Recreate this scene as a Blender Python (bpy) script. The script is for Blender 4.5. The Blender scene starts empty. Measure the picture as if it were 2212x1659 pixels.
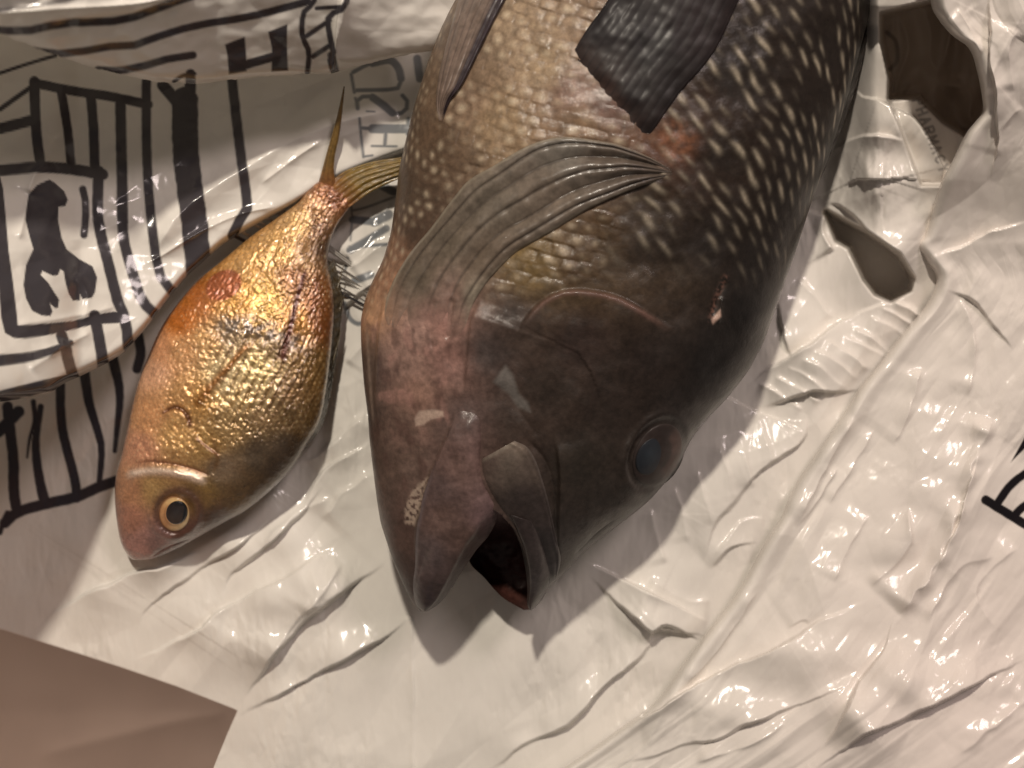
import bpy, math
import numpy as np

# ------------------------------------------------------------------ units, camera, light
K = 0.30 / 2212.0            # metres per design unit (1 unit = 1 px of a 2212 px wide plan drawing at table height)
HC = 0.34 / K                # camera height in design units
CU, CV = 1106.0, 829.5       # plan centre
sc = bpy.context.scene
cam = bpy.data.cameras.new("camera"); camo = bpy.data.objects.new("camera", cam)
sc.collection.objects.link(camo)
camo.location = (0, 0, HC * K); camo.rotation_euler = (0, 0, 0)
cam.sensor_width = 36.0; cam.lens = 36.0 * 0.34 / 0.30
cam.clip_start = 0.01; cam.clip_end = 50
cam.dof.use_dof = True; cam.dof.focus_distance = 0.305; cam.dof.aperture_fstop = 9.0
sc.camera = camo

world = bpy.data.worlds.new("World"); sc.world = world; world.use_nodes = True
bgn = world.node_tree.nodes["Background"]
bgn.inputs[0].default_value = (1.0, 0.86, 0.76, 1); bgn.inputs[1].default_value = 0.105

def area_lamp(name, loc, target, size, power, col):
    l = bpy.data.lights.new(name, 'AREA'); l.shape = 'DISK'; l.size = size; l.energy = power; l.color = col
    o = bpy.data.objects.new(name, l); sc.collection.objects.link(o); o.location = loc
    from mathutils import Vector
    o.rotation_euler = (Vector(target) - Vector(loc)).to_track_quat('-Z', 'Y').to_euler()
    return o
area_lamp("ceiling_lamp", (-0.07, 0.62, 0.95), (0.0, 0.0, 0.0), 0.05, 8.9, (1.0, 0.89, 0.755))
area_lamp("fill_light", (0.52, 0.66, 0.95), (0.08, -0.05, 0), 0.28, 4.1, (1.0, 0.83, 0.79))  # added soft fill standing in for ceiling bounce
sc.view_settings.view_transform = 'Standard'; sc.view_settings.look = 'None'
sc.view_settings.exposure = 0.0; sc.view_settings.gamma = 1.0
sc.cycles.max_bounces = 6; sc.cycles.use_denoising = True

rng = np.random.RandomState(7)
f32 = np.float32

# ------------------------------------------------------------------ numeric helpers
def unproj(u, v, z):
    f = (1.0 - z / HC) * K
    return np.stack([(u - CU) * f, (CV - v) * f, z * K], -1)

def sm(a, b, x):
    t = np.clip((x - a) / (b - a), 0, 1); return t * t * (3 - 2 * t)

def tab(pairs):
    p = np.array(sorted(pairs), float)
    # monotone-ish smooth table: fine linear interpolation smoothed by a small window
    xs = np.linspace(p[0, 0], p[-1, 0], 900); ys = np.interp(xs, p[:, 0], p[:, 1])
    n = 17; k = np.hanning(n + 2)[1:-1]; k /= k.sum()
    yp = np.concatenate([2 * ys[0] - ys[n // 2:0:-1], ys, 2 * ys[-1] - ys[-2:-n // 2 - 1:-1]])
    ys = np.convolve(yp, k, 'valid')
    return lambda x: np.interp(x, xs, ys)

def curve(pts, n=60):
    """Catmull-Rom through pts, resampled evenly by arc length."""
    p = np.array(pts, float)
    if len(p) == 2:
        return p[0] + (p[1] - p[0]) * np.linspace(0, 1, n)[:, None]
    q = np.vstack([2 * p[0] - p[1], p, 2 * p[-1] - p[-2]])
    out = []
    for i in range(1, len(q) - 2):
        t = np.linspace(0, 1, 14, endpoint=False)[:, None]
        a, b, c, d = q[i - 1], q[i], q[i + 1], q[i + 2]
        out.append(0.5 * (2 * b + (c - a) * t + (2 * a - 5 * b + 4 * c - d) * t ** 2 + (3 * b - a - 3 * c + d) * t ** 3))
    out = np.vstack(out + [p[-1:]])
    s = np.concatenate([[0], np.cumsum(np.hypot(*np.diff(out, axis=0).T))])
    x = np.linspace(0, s[-1], n)
    return np.stack([np.interp(x, s, out[:, 0]), np.interp(x, s, out[:, 1])], -1)

def feat(U, V, P, m):
    """indices near the polyline P, signed distance (+ = right hand of travel), and 0..1 along it"""
    P = np.asarray(P, float)
    lo = P.min(0) - m; hi = P.max(0) + m
    idx = np.nonzero((U > lo[0]) & (U < hi[0]) & (V > lo[1]) & (V < hi[1]))[0]
    u = U[idx]; v = V[idx]
    best = np.full(len(idx), 1e18); sg = np.ones(len(idx)); tt = np.zeros(len(idx))
    seg = np.hypot(*np.diff(P, axis=0).T); cum = np.concatenate([[0], np.cumsum(seg)])
    for i in range(len(P) - 1):
        dx, dy = P[i + 1] - P[i]; l2 = dx * dx + dy * dy + 1e-9
        au = u - P[i, 0]; av = v - P[i, 1]
        t = np.clip((au * dx + av * dy) / l2, 0, 1)
        d2 = (au - t * dx) ** 2 + (av - t * dy) ** 2
        w = d2 < best
        best[w] = d2[w]; sg[w] = np.sign(dx * av - dy * au)[w]; tt[w] = ((cum[i] + t * seg[i]) / cum[-1])[w]
    sg[sg == 0] = 1
    return idx, np.sqrt(best) * sg, tt

def taper(t, e=0.15):
    return sm(0, e, t) * sm(0, e, 1 - t) if e > 0 else 1.0

def ridge(Z, U, V, pts, h, w, p=1.0, e=0.15, asym=1.0):
    i, d, t = feat(U, V, curve(pts, 14), w * 4 * max(asym, 1))
    ww = w
    if asym != 1.0:
        d = d + .5 * w * perlin(U[i] / 40., V[i] / 40., 19); ww = np.where(d > 0, w * asym, w * .7)
        h = h * (.75 + .6 * perlin(U[i] / 70., V[i] / 70., 23))
    Z[i] += h * np.exp(-(np.abs(d) / ww) ** p) * taper(t, e)

def fold(Z, U, V, pts, h, W, side=1, edge=3.0, e=0.12, n=16, wob=0.0):
    i, d, t = feat(U, V, curve(pts, n), W * 4)
    d = d * side; e = max(e, .38 if wob else .24)
    if wob:
        d = d + wob * min(1., W / 90.) * (9 * perlin(U[i] / 90., V[i] / 90., 27) + 1.5 * perlin(U[i] / 22., V[i] / 22., 28))
        h = h * (.85 + .7 * perlin(U[i] / 120., V[i] / 120., 29)); edge = edge * (1.0 + 1.0 * perlin(U[i] / 90., V[i] / 90., 26).clip(-.5, 1))
    Z[i] += h * sm(-edge, edge, d) * np.exp(-np.maximum(d, 0) / W) * taper(t, e)

def inpoly(U, V, P):
    P = np.asarray(P, float); r = np.zeros(U.shape, bool); n = len(P); j = n - 1
    for i in range(n):
        xi, yi = P[i]; xj, yj = P[j]
        c = ((yi > V) != (yj > V)) & (U < (xj - xi) * (V - yi) / (yj - yi + 1e-12) + xi)
        r ^= c; j = i
    return r

def polymask(U, V, P, soft):
    """soft inside mask of a polygon (1 inside)"""
    P = np.asarray(P, float)
    out = np.zeros(U.shape); C = np.vstack([P, P[:1]])
    i, d, t = feat(U, V, C, soft * 3 + 2)
    if len(i):
        ins = inpoly(U[i], V[i], P); sd = np.where(ins, np.abs(d), -np.abs(d))
        out[i] = sm(-soft, soft, sd)
    return out

_perm = np.random.RandomState(3).permutation(512)
_g = np.random.RandomState(4).uniform(0, 2 * np.pi, 512); _gx, _gy = np.cos(_g), np.sin(_g)
def perlin(x, y, seed=0):
    xi = np.floor(x).astype(int); yi = np.floor(y).astype(int); xf = x - xi; yf = y - yi
    def g(a, b, fx, fy):
        h = _perm[(_perm[(a + seed * 37) & 511] + b) & 511]; return _gx[h] * fx + _gy[h] * fy
    u = xf ** 3 * (xf * (xf * 6 - 15) + 10); w = yf ** 3 * (yf * (yf * 6 - 15) + 10)
    a = g(xi, yi, xf, yf); b = g(xi + 1, yi, xf - 1, yf); c = g(xi, yi + 1, xf, yf - 1); d = g(xi + 1, yi + 1, xf - 1, yf - 1)
    return 1.5 * ((a + (b - a) * u) * (1 - w) + (c + (d - c) * u) * w)
def fbm(x, y, o=3, seed=0):
    r = 0; a = 1.0
    for k in range(o):
        r = r + a * perlin(x * 2 ** k + 17 * k, y * 2 ** k - 9 * k, seed + k); a *= 0.5
    return r
def crumple(u, v, s, seed=0):
    """faceted creases: folded (absolute value) noise, domain-warped"""
    wx = u / s + 0.5 * perlin(u / s * 0.7, v / s * 0.7, seed + 5); wy = v / s + 0.5 * perlin(u / s * 0.7 + 9, v / s * 0.7, seed + 6)
    return 1.0 - np.abs(perlin(wx, wy, seed)) * 2.0

def facet(u, v, s, seed=0, warp=0.4):
    """crumpled film: flat triangular facets meeting in straight creases"""
    x = u / s + warp * perlin(u / s * .55, v / s * .55, seed + 1) + seed * 3.1; y = v / s + warp * perlin(u / s * .55 + 8, v / s * .55, seed + 2)
    xi = np.floor(x).astype(int); yi = np.floor(y).astype(int); fx = x - xi; fy = y - yi
    h = lambda a, b: _perm[(_perm[(a + seed * 29) & 511] + b) & 511] / 255.5 - 1.0
    a, b, c, d = h(xi, yi), h(xi + 1, yi), h(xi, yi + 1), h(xi + 1, yi + 1)
    p1 = np.where(fx > fy, a + (b - a) * fx + (d - b) * fy, a + (c - a) * fy + (d - c) * fx)
    p2 = np.where(fx + fy < 1, a + (b - a) * fx + (c - a) * fy, d + (c - d) * (1 - fx) + (b - d) * (1 - fy))
    return np.where((xi + yi) % 2 == 0, p1, p2)

def lin(c):
    c = np.asarray(c, float) / 255.0
    return np.where(c <= 0.04045, c / 12.92, ((c + 0.055) / 1.055) ** 2.4)

def idw(U, V, pts, power=2.2, soft=300.0):
    P = np.array([p[:2] for p in pts], float); C = lin(np.array([p[2] for p in pts]))
    num = np.zeros((len(U), 3)); den = np.zeros(len(U))
    for i in range(len(P)):
        w = 1.0 / (((U - P[i, 0]) ** 2 + (V - P[i, 1]) ** 2 + soft) ** (power / 2 * 1.5))
        num += w[:, None] * C[i]; den += w
    return num / den[:, None]

def mixc(C, col, m):
    C += (lin(col) - C) * m[:, None]

def link(o, parent=None):
    sc.collection.objects.link(o)
    if parent is not None: o.parent = parent
    return o

def mesh_obj(name, co, faces, mat, parent=None, col=None, extra=None, smooth=True):
    """co (n,3), faces (m,4) int array (quads, a repeated last index makes a triangle)"""
    faces = np.asarray(faces); me = bpy.data.meshes.new(name)
    tri = faces[:, 2] == faces[:, 3]
    q = faces[~tri]; t = faces[tri][:, :3]
    nl = q.size + t.size
    me.vertices.add(len(co)); me.vertices.foreach_set("co", np.ascontiguousarray(co, f32).ravel())
    me.loops.add(nl); me.loops.foreach_set("vertex_index", np.concatenate([q.ravel(), t.ravel()]).astype(np.int32))
    me.polygons.add(len(faces))
    ls = np.concatenate([np.arange(len(q)) * 4, q.size + np.arange(len(t)) * 3]).astype(np.int32)
    me.polygons.foreach_set("loop_start", ls)
    me.polygons.foreach_set("loop_total", np.concatenate([np.full(len(q), 4), np.full(len(t), 3)]).astype(np.int32))
    me.update(calc_edges=True); me.validate()
    me.polygons.foreach_set("use_smooth", np.full(len(me.polygons), smooth))
    if col is not None:
        a = me.color_attributes.new("Col", 'FLOAT_COLOR', 'POINT')
        al = np.ones(len(co)) if extra is None else extra
        a.data.foreach_set("color", np.concatenate([np.clip(col, 0, 1), al[:, None]], 1).astype(f32).ravel())
    me.materials.append(mat)
    return link(bpy.data.objects.new(name, me), parent)

def grid_faces(nr, nc, wrap=False):
    i = np.arange(nr - 1)[:, None]; j = np.arange(nc if wrap else nc - 1)[None, :]
    j2 = (j + 1) % nc
    return np.stack([i * nc + j, i * nc + j2, (i + 1) * nc + j2, (i + 1) * nc + j], -1).reshape(-1, 4)

# ------------------------------------------------------------------ materials
def nodes(name):
    m = bpy.data.materials.new(name); m.use_nodes = True; nt = m.node_tree
    return m, nt, nt.nodes["Principled BSDF"], nt.nodes["Material Output"]

def skin_mat(name, rough, spec, coat, coat_rough, bump_scale, bump, metallic=0.0, cell=None, sss=0.0, graincol=0.25, glitter=None):
    m, nt, b, out = nodes(name); N = nt.nodes.new; L = nt.links.new
    at = N("ShaderNodeAttribute"); at.attribute_name = "Col"
    tc = N("ShaderNodeTexCoord")
    n1 = N("ShaderNodeTexNoise"); n1.inputs["Scale"].default_value = bump_scale; n1.inputs["Detail"].default_value = 4; n1.inputs["Roughness"].default_value = 0.65
    L(tc.outputs["Object"], n1.inputs["Vector"])
    mr = N("ShaderNodeMapRange"); mr.inputs[1].default_value = 0.3; mr.inputs[2].default_value = 0.7
    mr.inputs[3].default_value = 1 - graincol; mr.inputs[4].default_value = 1 + graincol
    L(n1.outputs["Fac"], mr.inputs[0])
    mu = N("ShaderNodeVectorMath"); mu.operation = 'SCALE'
    L(at.outputs["Color"], mu.inputs[0]); L(mr.outputs[0], mu.inputs["Scale"]); L(mu.outputs[0], b.inputs["Base Color"])
    bp = N("ShaderNodeBump"); bp.inputs["Strength"].default_value = bump; bp.inputs["Distance"].default_value = 0.0004
    L(n1.outputs["Fac"], bp.inputs["Height"])
    last = bp
    if cell:
        vo = N("ShaderNodeTexVoronoi"); vo.inputs["Scale"].default_value = cell[0]; L(tc.outputs["Object"], vo.inputs["Vector"])
        b2 = N("ShaderNodeBump"); b2.inputs["Strength"].default_value = cell[1]; b2.inputs["Distance"].default_value = 0.0005
        L(vo.outputs["Distance"], b2.inputs["Height"]); L(bp.outputs[0], b2.inputs["Normal"]); last = b2
    L(last.outputs[0], b.inputs["Normal"]); L(last.outputs[0], b.inputs["Coat Normal"])
    if glitter:
        n3 = N("ShaderNodeTexNoise"); n3.inputs["Scale"].default_value = glitter[0]; n3.inputs["Detail"].default_value = 5; n3.inputs["Roughness"].default_value = .7
        L(tc.outputs["Object"], n3.inputs["Vector"])
        b3 = N("ShaderNodeBump"); b3.inputs["Strength"].default_value = 1.0; b3.inputs["Distance"].default_value = glitter[1]
        L(n3.outputs["Fac"], b3.inputs["Height"]); L(b3.outputs[0], b.inputs["Coat Normal"])
    n2 = N("ShaderNodeTexNoise"); n2.inputs["Scale"].default_value = 90; n2.inputs["Detail"].default_value = 3
    L(tc.outputs["Object"], n2.inputs["Vector"])
    mr2 = N("ShaderNodeMapRange"); mr2.inputs[1].default_value = 0.3; mr2.inputs[2].default_value = 0.7
    mr2.inputs[3].default_value = max(0.05, rough - 0.12); mr2.inputs[4].default_value = rough + 0.15
    L(n2.outputs["Fac"], mr2.inputs[0]); L(mr2.outputs[0], b.inputs["Roughness"])
    b.inputs["Specular IOR Level"].default_value = spec
    b.inputs["Coat Weight"].default_value = coat; b.inputs["Coat Roughness"].default_value = coat_rough
    if metallic:
        mm = N("ShaderNodeMath"); mm.operation = 'MULTIPLY'; mm.inputs[1].default_value = metallic
        L(at.outputs["Alpha"], mm.inputs[0]); L(mm.outputs[0], b.inputs["Metallic"])
    if sss:
        b.inputs["Subsurface Weight"].default_value = sss; b.inputs["Subsurface Scale"].default_value = 0.004
        b.inputs["Subsurface Radius"].default_value = (1, 0.5, 0.3)
    return m

def film_mat(name, rough, transl, bump_scale, bump, tint=(1, 1, 1)):
    m, nt, b, out = nodes(name); N = nt.nodes.new; L = nt.links.new
    at = N("ShaderNodeAttribute"); at.attribute_name = "Col"; tc = N("ShaderNodeTexCoord")
    mp = N("ShaderNodeMapping"); mp.inputs["Scale"].default_value = (1.6, 0.8, 1); mp.inputs["Rotation"].default_value = (0, 0, 0.35)
    L(tc.outputs["Object"], mp.inputs[0])
    n1 = N("ShaderNodeTexNoise"); n1.noise_type = 'RIDGED_MULTIFRACTAL'; n1.inputs["Scale"].default_value = bump_scale
    n1.inputs["Detail"].default_value = 3; n1.inputs["Distortion"].default_value = 0.6
    L(mp.outputs[0], n1.inputs["Vector"])
    bp = N("ShaderNodeBump"); bp.inputs["Strength"].default_value = bump; bp.inputs["Distance"].default_value = 0.0006
    L(n1.outputs["Fac"], bp.inputs["Height"])
    b.inputs["Roughness"].default_value = rough; b.inputs["Specular IOR Level"].default_value = 0.5
    L(at.outputs["Color"], b.inputs["Base Color"]); L(bp.outputs[0], b.inputs["Normal"])
    tr = N("ShaderNodeBsdfTranslucent"); L(at.outputs["Color"], tr.inputs[0]); L(bp.outputs[0], tr.inputs["Normal"])
    mx = N("ShaderNodeMixShader"); mx.inputs[0].default_value = transl
    L(b.outputs[0], mx.inputs[1]); L(tr.outputs[0], mx.inputs[2]); L(mx.outputs[0], out.inputs["Surface"])
    return m

def plain_mat(name, col, rough, metallic=0, noise=60, var=0.2):
    m, nt, b, out = nodes(name); N = nt.nodes.new; L = nt.links.new
    n = N("ShaderNodeTexNoise"); n.inputs["Scale"].default_value = noise; n.inputs["Detail"].default_value = 4
    tc = N("ShaderNodeTexCoord"); L(tc.outputs["Object"], n.inputs["Vector"])
    r = N("ShaderNodeValToRGB"); c = lin(col)
    r.color_ramp.elements[0].color = (*(c * (1 - var)), 1); r.color_ramp.elements[1].color = (*np.clip(c * (1 + var), 0, 1), 1)
    L(n.outputs["Fac"], r.inputs[0]); L(r.outputs[0], b.inputs["Base Color"])
    b.inputs["Roughness"].default_value = rough; b.inputs["Metallic"].default_value = metallic
    return m

M_FILM = film_mat("white_plastic_film", 0.16, 0.06, 48, 0.10)
M_FLAP = film_mat("backlit_plastic_film", 0.32, 0.35, 30, 0.1)
M_BIG = skin_mat("dark_wet_skin", 0.46, 0.32, 0.26, 0.10, 700, 0.30, sss=0.0, glitter=(420, 0.00022))
M_FIN = skin_mat("dark_fin_skin", 0.4, 0.38, 0.3, 0.16, 500, 0.2)
M_SMALL = skin_mat("golden_scaly_skin", 0.30, 0.7, 1.0, 0.05, 1500, 0.35, metallic=0.42, cell=(900, 0.2), glitter=(620, 0.0002))
M_SFIN = skin_mat("olive_fin_skin", 0.3, 0.5, 0.6, 0.08, 700, 0.5)
M_EYE = skin_mat("wet_eye", 0.15, 0.6, 1.0, 0.04, 200, 0.03, graincol=0.05)
M_DULL = skin_mat("clouded_eye", 0.5, 0.22, 0.12, 0.25, 200, 0.05, graincol=0.1)
M_PEC = skin_mat("matte_black_fin", 0.5, 0.22, 0.06, 0.25, 300, 0.03)
M_TABLE = plain_mat("brown_table_top", (110, 80, 58), 0.5)

# ------------------------------------------------------------------ the bag
DENSE = 2.7
def axis(lo, hi, a, b, d=DENSE, far=26.0):
    x = list(np.arange(a, b, d))
    y = list(np.arange(a - far, lo, -far))[::-1]; z = list(np.arange(b, hi, far))
    return np.array(y + x + z)

INK = (54, 50, 57)
def ink_stroke(Mk, U, V, pts, w, n=12, soft=2.2, val=1.0, w2=None):
    c = curve(pts, n) if len(pts) > 2 else np.array(pts, float)
    i, d, t = feat(U, V, c, w)
    hw = (w + ((w2 if w2 is not None else w) - w) * t) / 2
    hw = hw * (1 + 0.05 * perlin(U[i] / 17.0, V[i] / 17.0, 9))
    Mk[i] = np.maximum(Mk[i], val * sm(-soft, soft, hw - np.abs(d)))
def ink_poly(Mk, U, V, pts, soft=1.6, val=1.0):
    np.maximum(Mk, val * polymask(U, V, pts, soft), out=Mk)
def zc(pts, s, o): return [(x * s + o[0], y * s + o[1]) for x, y in pts]

bag = bpy.data.objects.new("plastic_bag", None); link(bag)
bag["label"] = "crumpled white plastic carrier bag with dark print, spread open under both fish"
bag["category"] = "plastic bag"

WHITE = (236, 232, 224)
def film_colour(U, V):
    C = np.tile(lin(WHITE), (len(U), 1))
    n = fbm(U / 210.0, V / 210.0, 3, 31)
    C *= (1 + 0.05 * n)[:, None]
    pk = sm(1350, 2250, U) * 0.5 + sm(700, 1700, V) * sm(1000, 2200, U) * 0.5  # pinkish light towards the right, painted into the film colour
    C *= 1 - pk[:, None] * np.array([0.0, 0.075, 0.06])
    return C

def letters(Mk, U, V):
    # lettering running down between the fish
    o3 = (664, 88.5); q3 = .4264; b = 0.78
    T = lambda p, w, **k: ink_stroke(Mk, U, V, zc(p, q3, o3), w, val=b, **k)
    T([(232, 158), (330, 108), (420, 100), (465, 150), (478, 200), (462, 236), (420, 246), (250, 250)], 9)
    T([(330, 112), (420, 98), (462, 140), (474, 190)], 17); T([(222, 168), (238, 260)], 7); T([(556, 90), (570, 190)], 18)
    T([(255, 342), (252, 300), (290, 280), (340, 288), (385, 325), (430, 366), (480, 364), (508, 330), (500, 290), (482, 276)], 9)
    T([(330, 286), (385, 325), (430, 364)], 17); T([(243, 290), (256, 330)], 6); T([(300, 356), (340, 358)], 4)
    T([(330, 445), (512, 445)], 20); T([(264, 392), (272, 480), (284, 588)], 6); T([(270, 440), (340, 445)], 8)
    T([(512, 395), (508, 470)], 9); T([(398, 460), (392, 530)], 8); T([(326, 532), (452, 534)], 5); T([(284, 586), (330, 580)], 5)
    T([(228, 750), (300, 695), (350, 720), (440, 765)], 18); T([(226, 860), (300, 842), (440, 790)], 5)  # first stroke paints print and shadow together as one dark block
    T([(220, 820), (226, 900), (218, 1010)], 4); T([(230, 905), (335, 915)], 17); T([(340, 915), (410, 880)], 22)
    T([(215, 1060), (300, 1010), (400, 950)], 16); T([(215, 1045), (400, 1030)], 8)
    T([(205, 1100), (190, 1170)], 6); T([(240, 1215), (320, 1185)], 17); T([(190, 1330), (212, 1400), (250, 1432), (285, 1430)], 10)

def main_sheet():
    us = axis(-700, 2900, -60, 2280); vs = axis(-1700, 2200, -60, 1720)
    U, V = np.meshgrid(us, vs); sh = U.shape; U = U.ravel(); V = V.ravel()
    Z = np.zeros(len(U))
    F = lambda P, h, W, **k: fold(Z, U, V, P, h * 1.3, W * 2.0, wob=1.0, **k)
    R = lambda P, h, w, **k: ridge(Z, U, V, P, h * 1.1, w * .7, asym=5.0, **k)
    # broad undulation
    Z += 10 * fbm(U / 420.0, V / 420.0, 2, 1)
    # crumple everywhere, stronger away from the taut middle
    a = U * .62 - V * .78; bb = U * .78 + V * .62
    calm = 0.25 + 0.75 * sm(-0.1, 0.5, fbm(U / 260.0 + 4, V / 260.0, 2, 21))
    Z += 11.0 * facet(a * .45, bb, 130.0, 11, .9) + calm * (5.5 * facet(a * .5, bb, 58.0, 13) + 3.2 * facet(U * 1.2, V * .4, 26.0, 15) + 1.3 * facet(U * 1.3, V * .5, 11.0, 17))
    # lower left folds
    F([(100, 1334), (190, 1282), (292, 1238), (408, 1202), (470, 1180)], 22, 60, side=1)
    F([(300, 1380), (312, 1330), (350, 1285), (440, 1222), (520, 1175), (600, 1110)], 20, 70, side=-1)
    F([(478, 1300), (500, 1250), (544, 1210), (600, 1166), (656, 1106), (700, 1040)], 22, 60, side=-1)
    F([(840, 1205), (760, 1268), (680, 1330), (600, 1406), (560, 1466), (515, 1530)], 34, 90, side=1, e=0.08)
    F([(268, 1438), (420, 1362), (480, 1318), (624, 1242), (704, 1190), (752, 1158)], 16, 60, side=1)
    F([(880, 1332), (820, 1378), (760, 1414), (600, 1506), (500, 1548)], 26, 60, side=1, e=0.08)
    R([(700, 1300), (640, 1340), (590, 1420)], 12, 10)
    R([(672, 1290), (620, 1370), (560, 1450)], 8, 9)
    R([(740, 1215), (690, 1290), (655, 1335)], 10, 8)
    F([(650, 1100), (710, 1010), (790, 960), (800, 940)], 20, 45, side=1)
    R([(660, 1000), (730, 950), (790, 890)], 14, 16)
    R([(690, 1120), (750, 1060), (810, 1020)], 14, 20)
    R([(560, 1180), (640, 1110), (720, 1070)], 10, 14)
    # plastic between the two fish
    R([(740, 660), (800, 620), (850, 560)], 16, 18); R([(735, 560), (790, 520), (840, 470)], 22, 20)
    R([(728, 600), (780, 560), (850, 510)], 14, 9); R([(750, 790), (780, 740), (790, 700)], 10, 14)
    F([(715, 700), (770, 640), (850, 580)], 18, 30, side=-1)
    # seam line and small creases, bottom middle
    R([(890, 1330), (893, 1500), (893, 1720)], 5, 3.2, e=0.02)
    F([(1040, 1675), (1150, 1605), (1244, 1548), (1330, 1470), (1391, 1405), (1450, 1350)], 26, 70, side=-1, e=0.06)
    # pleat right of the mouth
    F([(1262, 1212), (1300, 1228), (1400, 1278), (1538, 1344)], 24, 16, side=1, e=0.05)
    F([(1270, 1240), (1340, 1300), (1400, 1366), (1440, 1360), (1530, 1376)], 22, 40, side=-1, e=0.06)
    F([(1391, 1398), (1420, 1362), (1450, 1352), (1513, 1385)], 24, 30, side=-1, e=0.1)
    R([(1400, 1250), (1470, 1290), (1540, 1300)], 10, 18)
    F([(1530, 1230), (1580, 1185), (1640, 1170)], 18, 30, side=-1)
    F([(1540, 1200), (1600, 1130), (1660, 1120)], 14, 30, side=1)
    for a in range(6):
        x = 1410 + a * 46 + rng.uniform(-8, 8); y = 1090 - a * 42 + rng.uniform(-10, 10)
        R([(x, y), (x + 18, y + 60), (x + 36 + rng.uniform(-6, 6), y + 125)], rng.uniform(5, 9), rng.uniform(6, 10))
    F([(1508, 1225), (1560, 1120), (1650, 1020), (1740, 940), (1745, 880)], 22, 50, side=-1)
    # gathered band right of the big fish
    F([(1600, 845), (1700, 770), (1804, 702), (1916, 652), (1965, 630)], 30, 90, side=1, e=0.05)
    F([(1640, 880), (1740, 850), (1800, 845), (1870, 838)], 20, 60, side=-1)
    for a in range(11):
        s = a / 10.0; x = 1640 + 290 * s + rng.uniform(-6, 6); y = 828 - 178 * s + rng.uniform(-6, 6)
        R([(x, y), (x + 45, y + 22), (x + 100, y + 62 + rng.uniform(-10, 10))], rng.uniform(6, 13), rng.uniform(5, 10))
    F([(1680, 640), (1690, 700), (1705, 780)], 18, 60, side=-1)
    R([(1720, 600), (1760, 640), (1800, 690)], 8, 12)
    # heaped film at the upper right, with two hollows
    Z += 60 * sm(1740, 1900, U) * sm(760, 560, V) * sm(2500, 2200, U)
    Z += .33 * np.maximum(520 - V, 0) * sm(-1100, -300, V) * sm(1800, 1900, U)
    F([(1830, 160), (1850, 200), (1900, 215), (1980, 260), (2020, 330), (2036, 394), (1993, 509)], 40, 90, side=1, e=0.05)
    F([(1790, 330), (1850, 300), (1910, 290), (1960, 300)], 24, 40, side=1)
    F([(1784, 455), (1800, 440), (1870, 490), (1945, 560), (1985, 620)], 46, 60, side=-1, e=0.06)
    R([(1784, 458), (1775, 500), (1800, 545)], 18, 10)
    hol1 = [(1784, 458), (1808, 518), (1836, 534), (1868, 602), (1892, 634), (1924, 648), (1964, 626), (1970, 602), (1940, 550), (1868, 502)]
    Z -= 170 * polymask(U, V, hol1, 9)
    hol2 = [(1905, 30), (1907, 93), (1923, 171), (1921, 213), (1985, 208), (2038, 261), (2086, 290), (2200, 230), (2160, 40), (2040, -40), (2011, 5)]
    Z -= 300 * polymask(U, V, hol2, 8)
    Z += 55 * sm(60, 10, V) * sm(1850, 1900, U) * (1 - polymask(U, V, hol2, 8))
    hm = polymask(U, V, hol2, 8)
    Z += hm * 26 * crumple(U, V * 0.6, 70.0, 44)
    pk = [(1921, 213), (1985, 208), (2038, 261), (2086, 283), (2050, 400), (1990, 400)]
    Z -= 45 * polymask(U, V, pk, 5)
    # the left part sinks below the raised printed side
    Z -= 10 * sm(320, 100, U)
    # ------------- print on this layer
    Mk = np.zeros(len(U)); S = lambda *a, **k: ink_stroke(Mk, U, V, *a, **k)
    o2 = (0, 708); q = .2667
    S(zc([(490, 470), (490, 650), (510, 850), (560, 1050), (610, 1250), (620, 1380)], q, o2), 21)
    S(zc([(680, 330), (720, 600), (780, 800), (820, 950), (820, 1080), (800, 1300)], q, o2), 24, w2=12)
    S(zc([(900, 200), (960, 450), (970, 600), (950, 800), (930, 1000)], q, o2), 25, w2=10)
    S(zc([(1110, 20), (1140, 200), (1110, 330)], q, o2), 22)
    S(zc([(270, 600), (280, 750), (240, 900), (220, 1050)], q, o2), 12, w2=5)
    S(zc([(330, 640), (290, 900), (300, 1100), (330, 1280), (360, 1400)], q, o2), 14, w2=24)
    S(zc([(40, 1580), (150, 1490), (400, 1420), (620, 1370), (800, 1290), (960, 1235)], q, o2), 24)
    S(zc([(60, 640), (90, 900), (110, 1100), (110, 1300), (130, 1450)], q, o2), 24)
    S(zc([(-60, 860), (0, 830), (150, 680)], q, o2), 26)
    S(zc([(0, 1659), (30, 1560), (60, 1500)], q, o2), 12)
    letters(Mk, U, V)
    # faint small lettering in the pocket at the upper right: PHARMACY
    A0 = np.array([1982.0, 214.0]); A1 = np.array([2046.0, 384.0]); dx = (A1 - A0) / np.linalg.norm(A1 - A0); dn = np.array([dx[1], -dx[0]])
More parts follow.
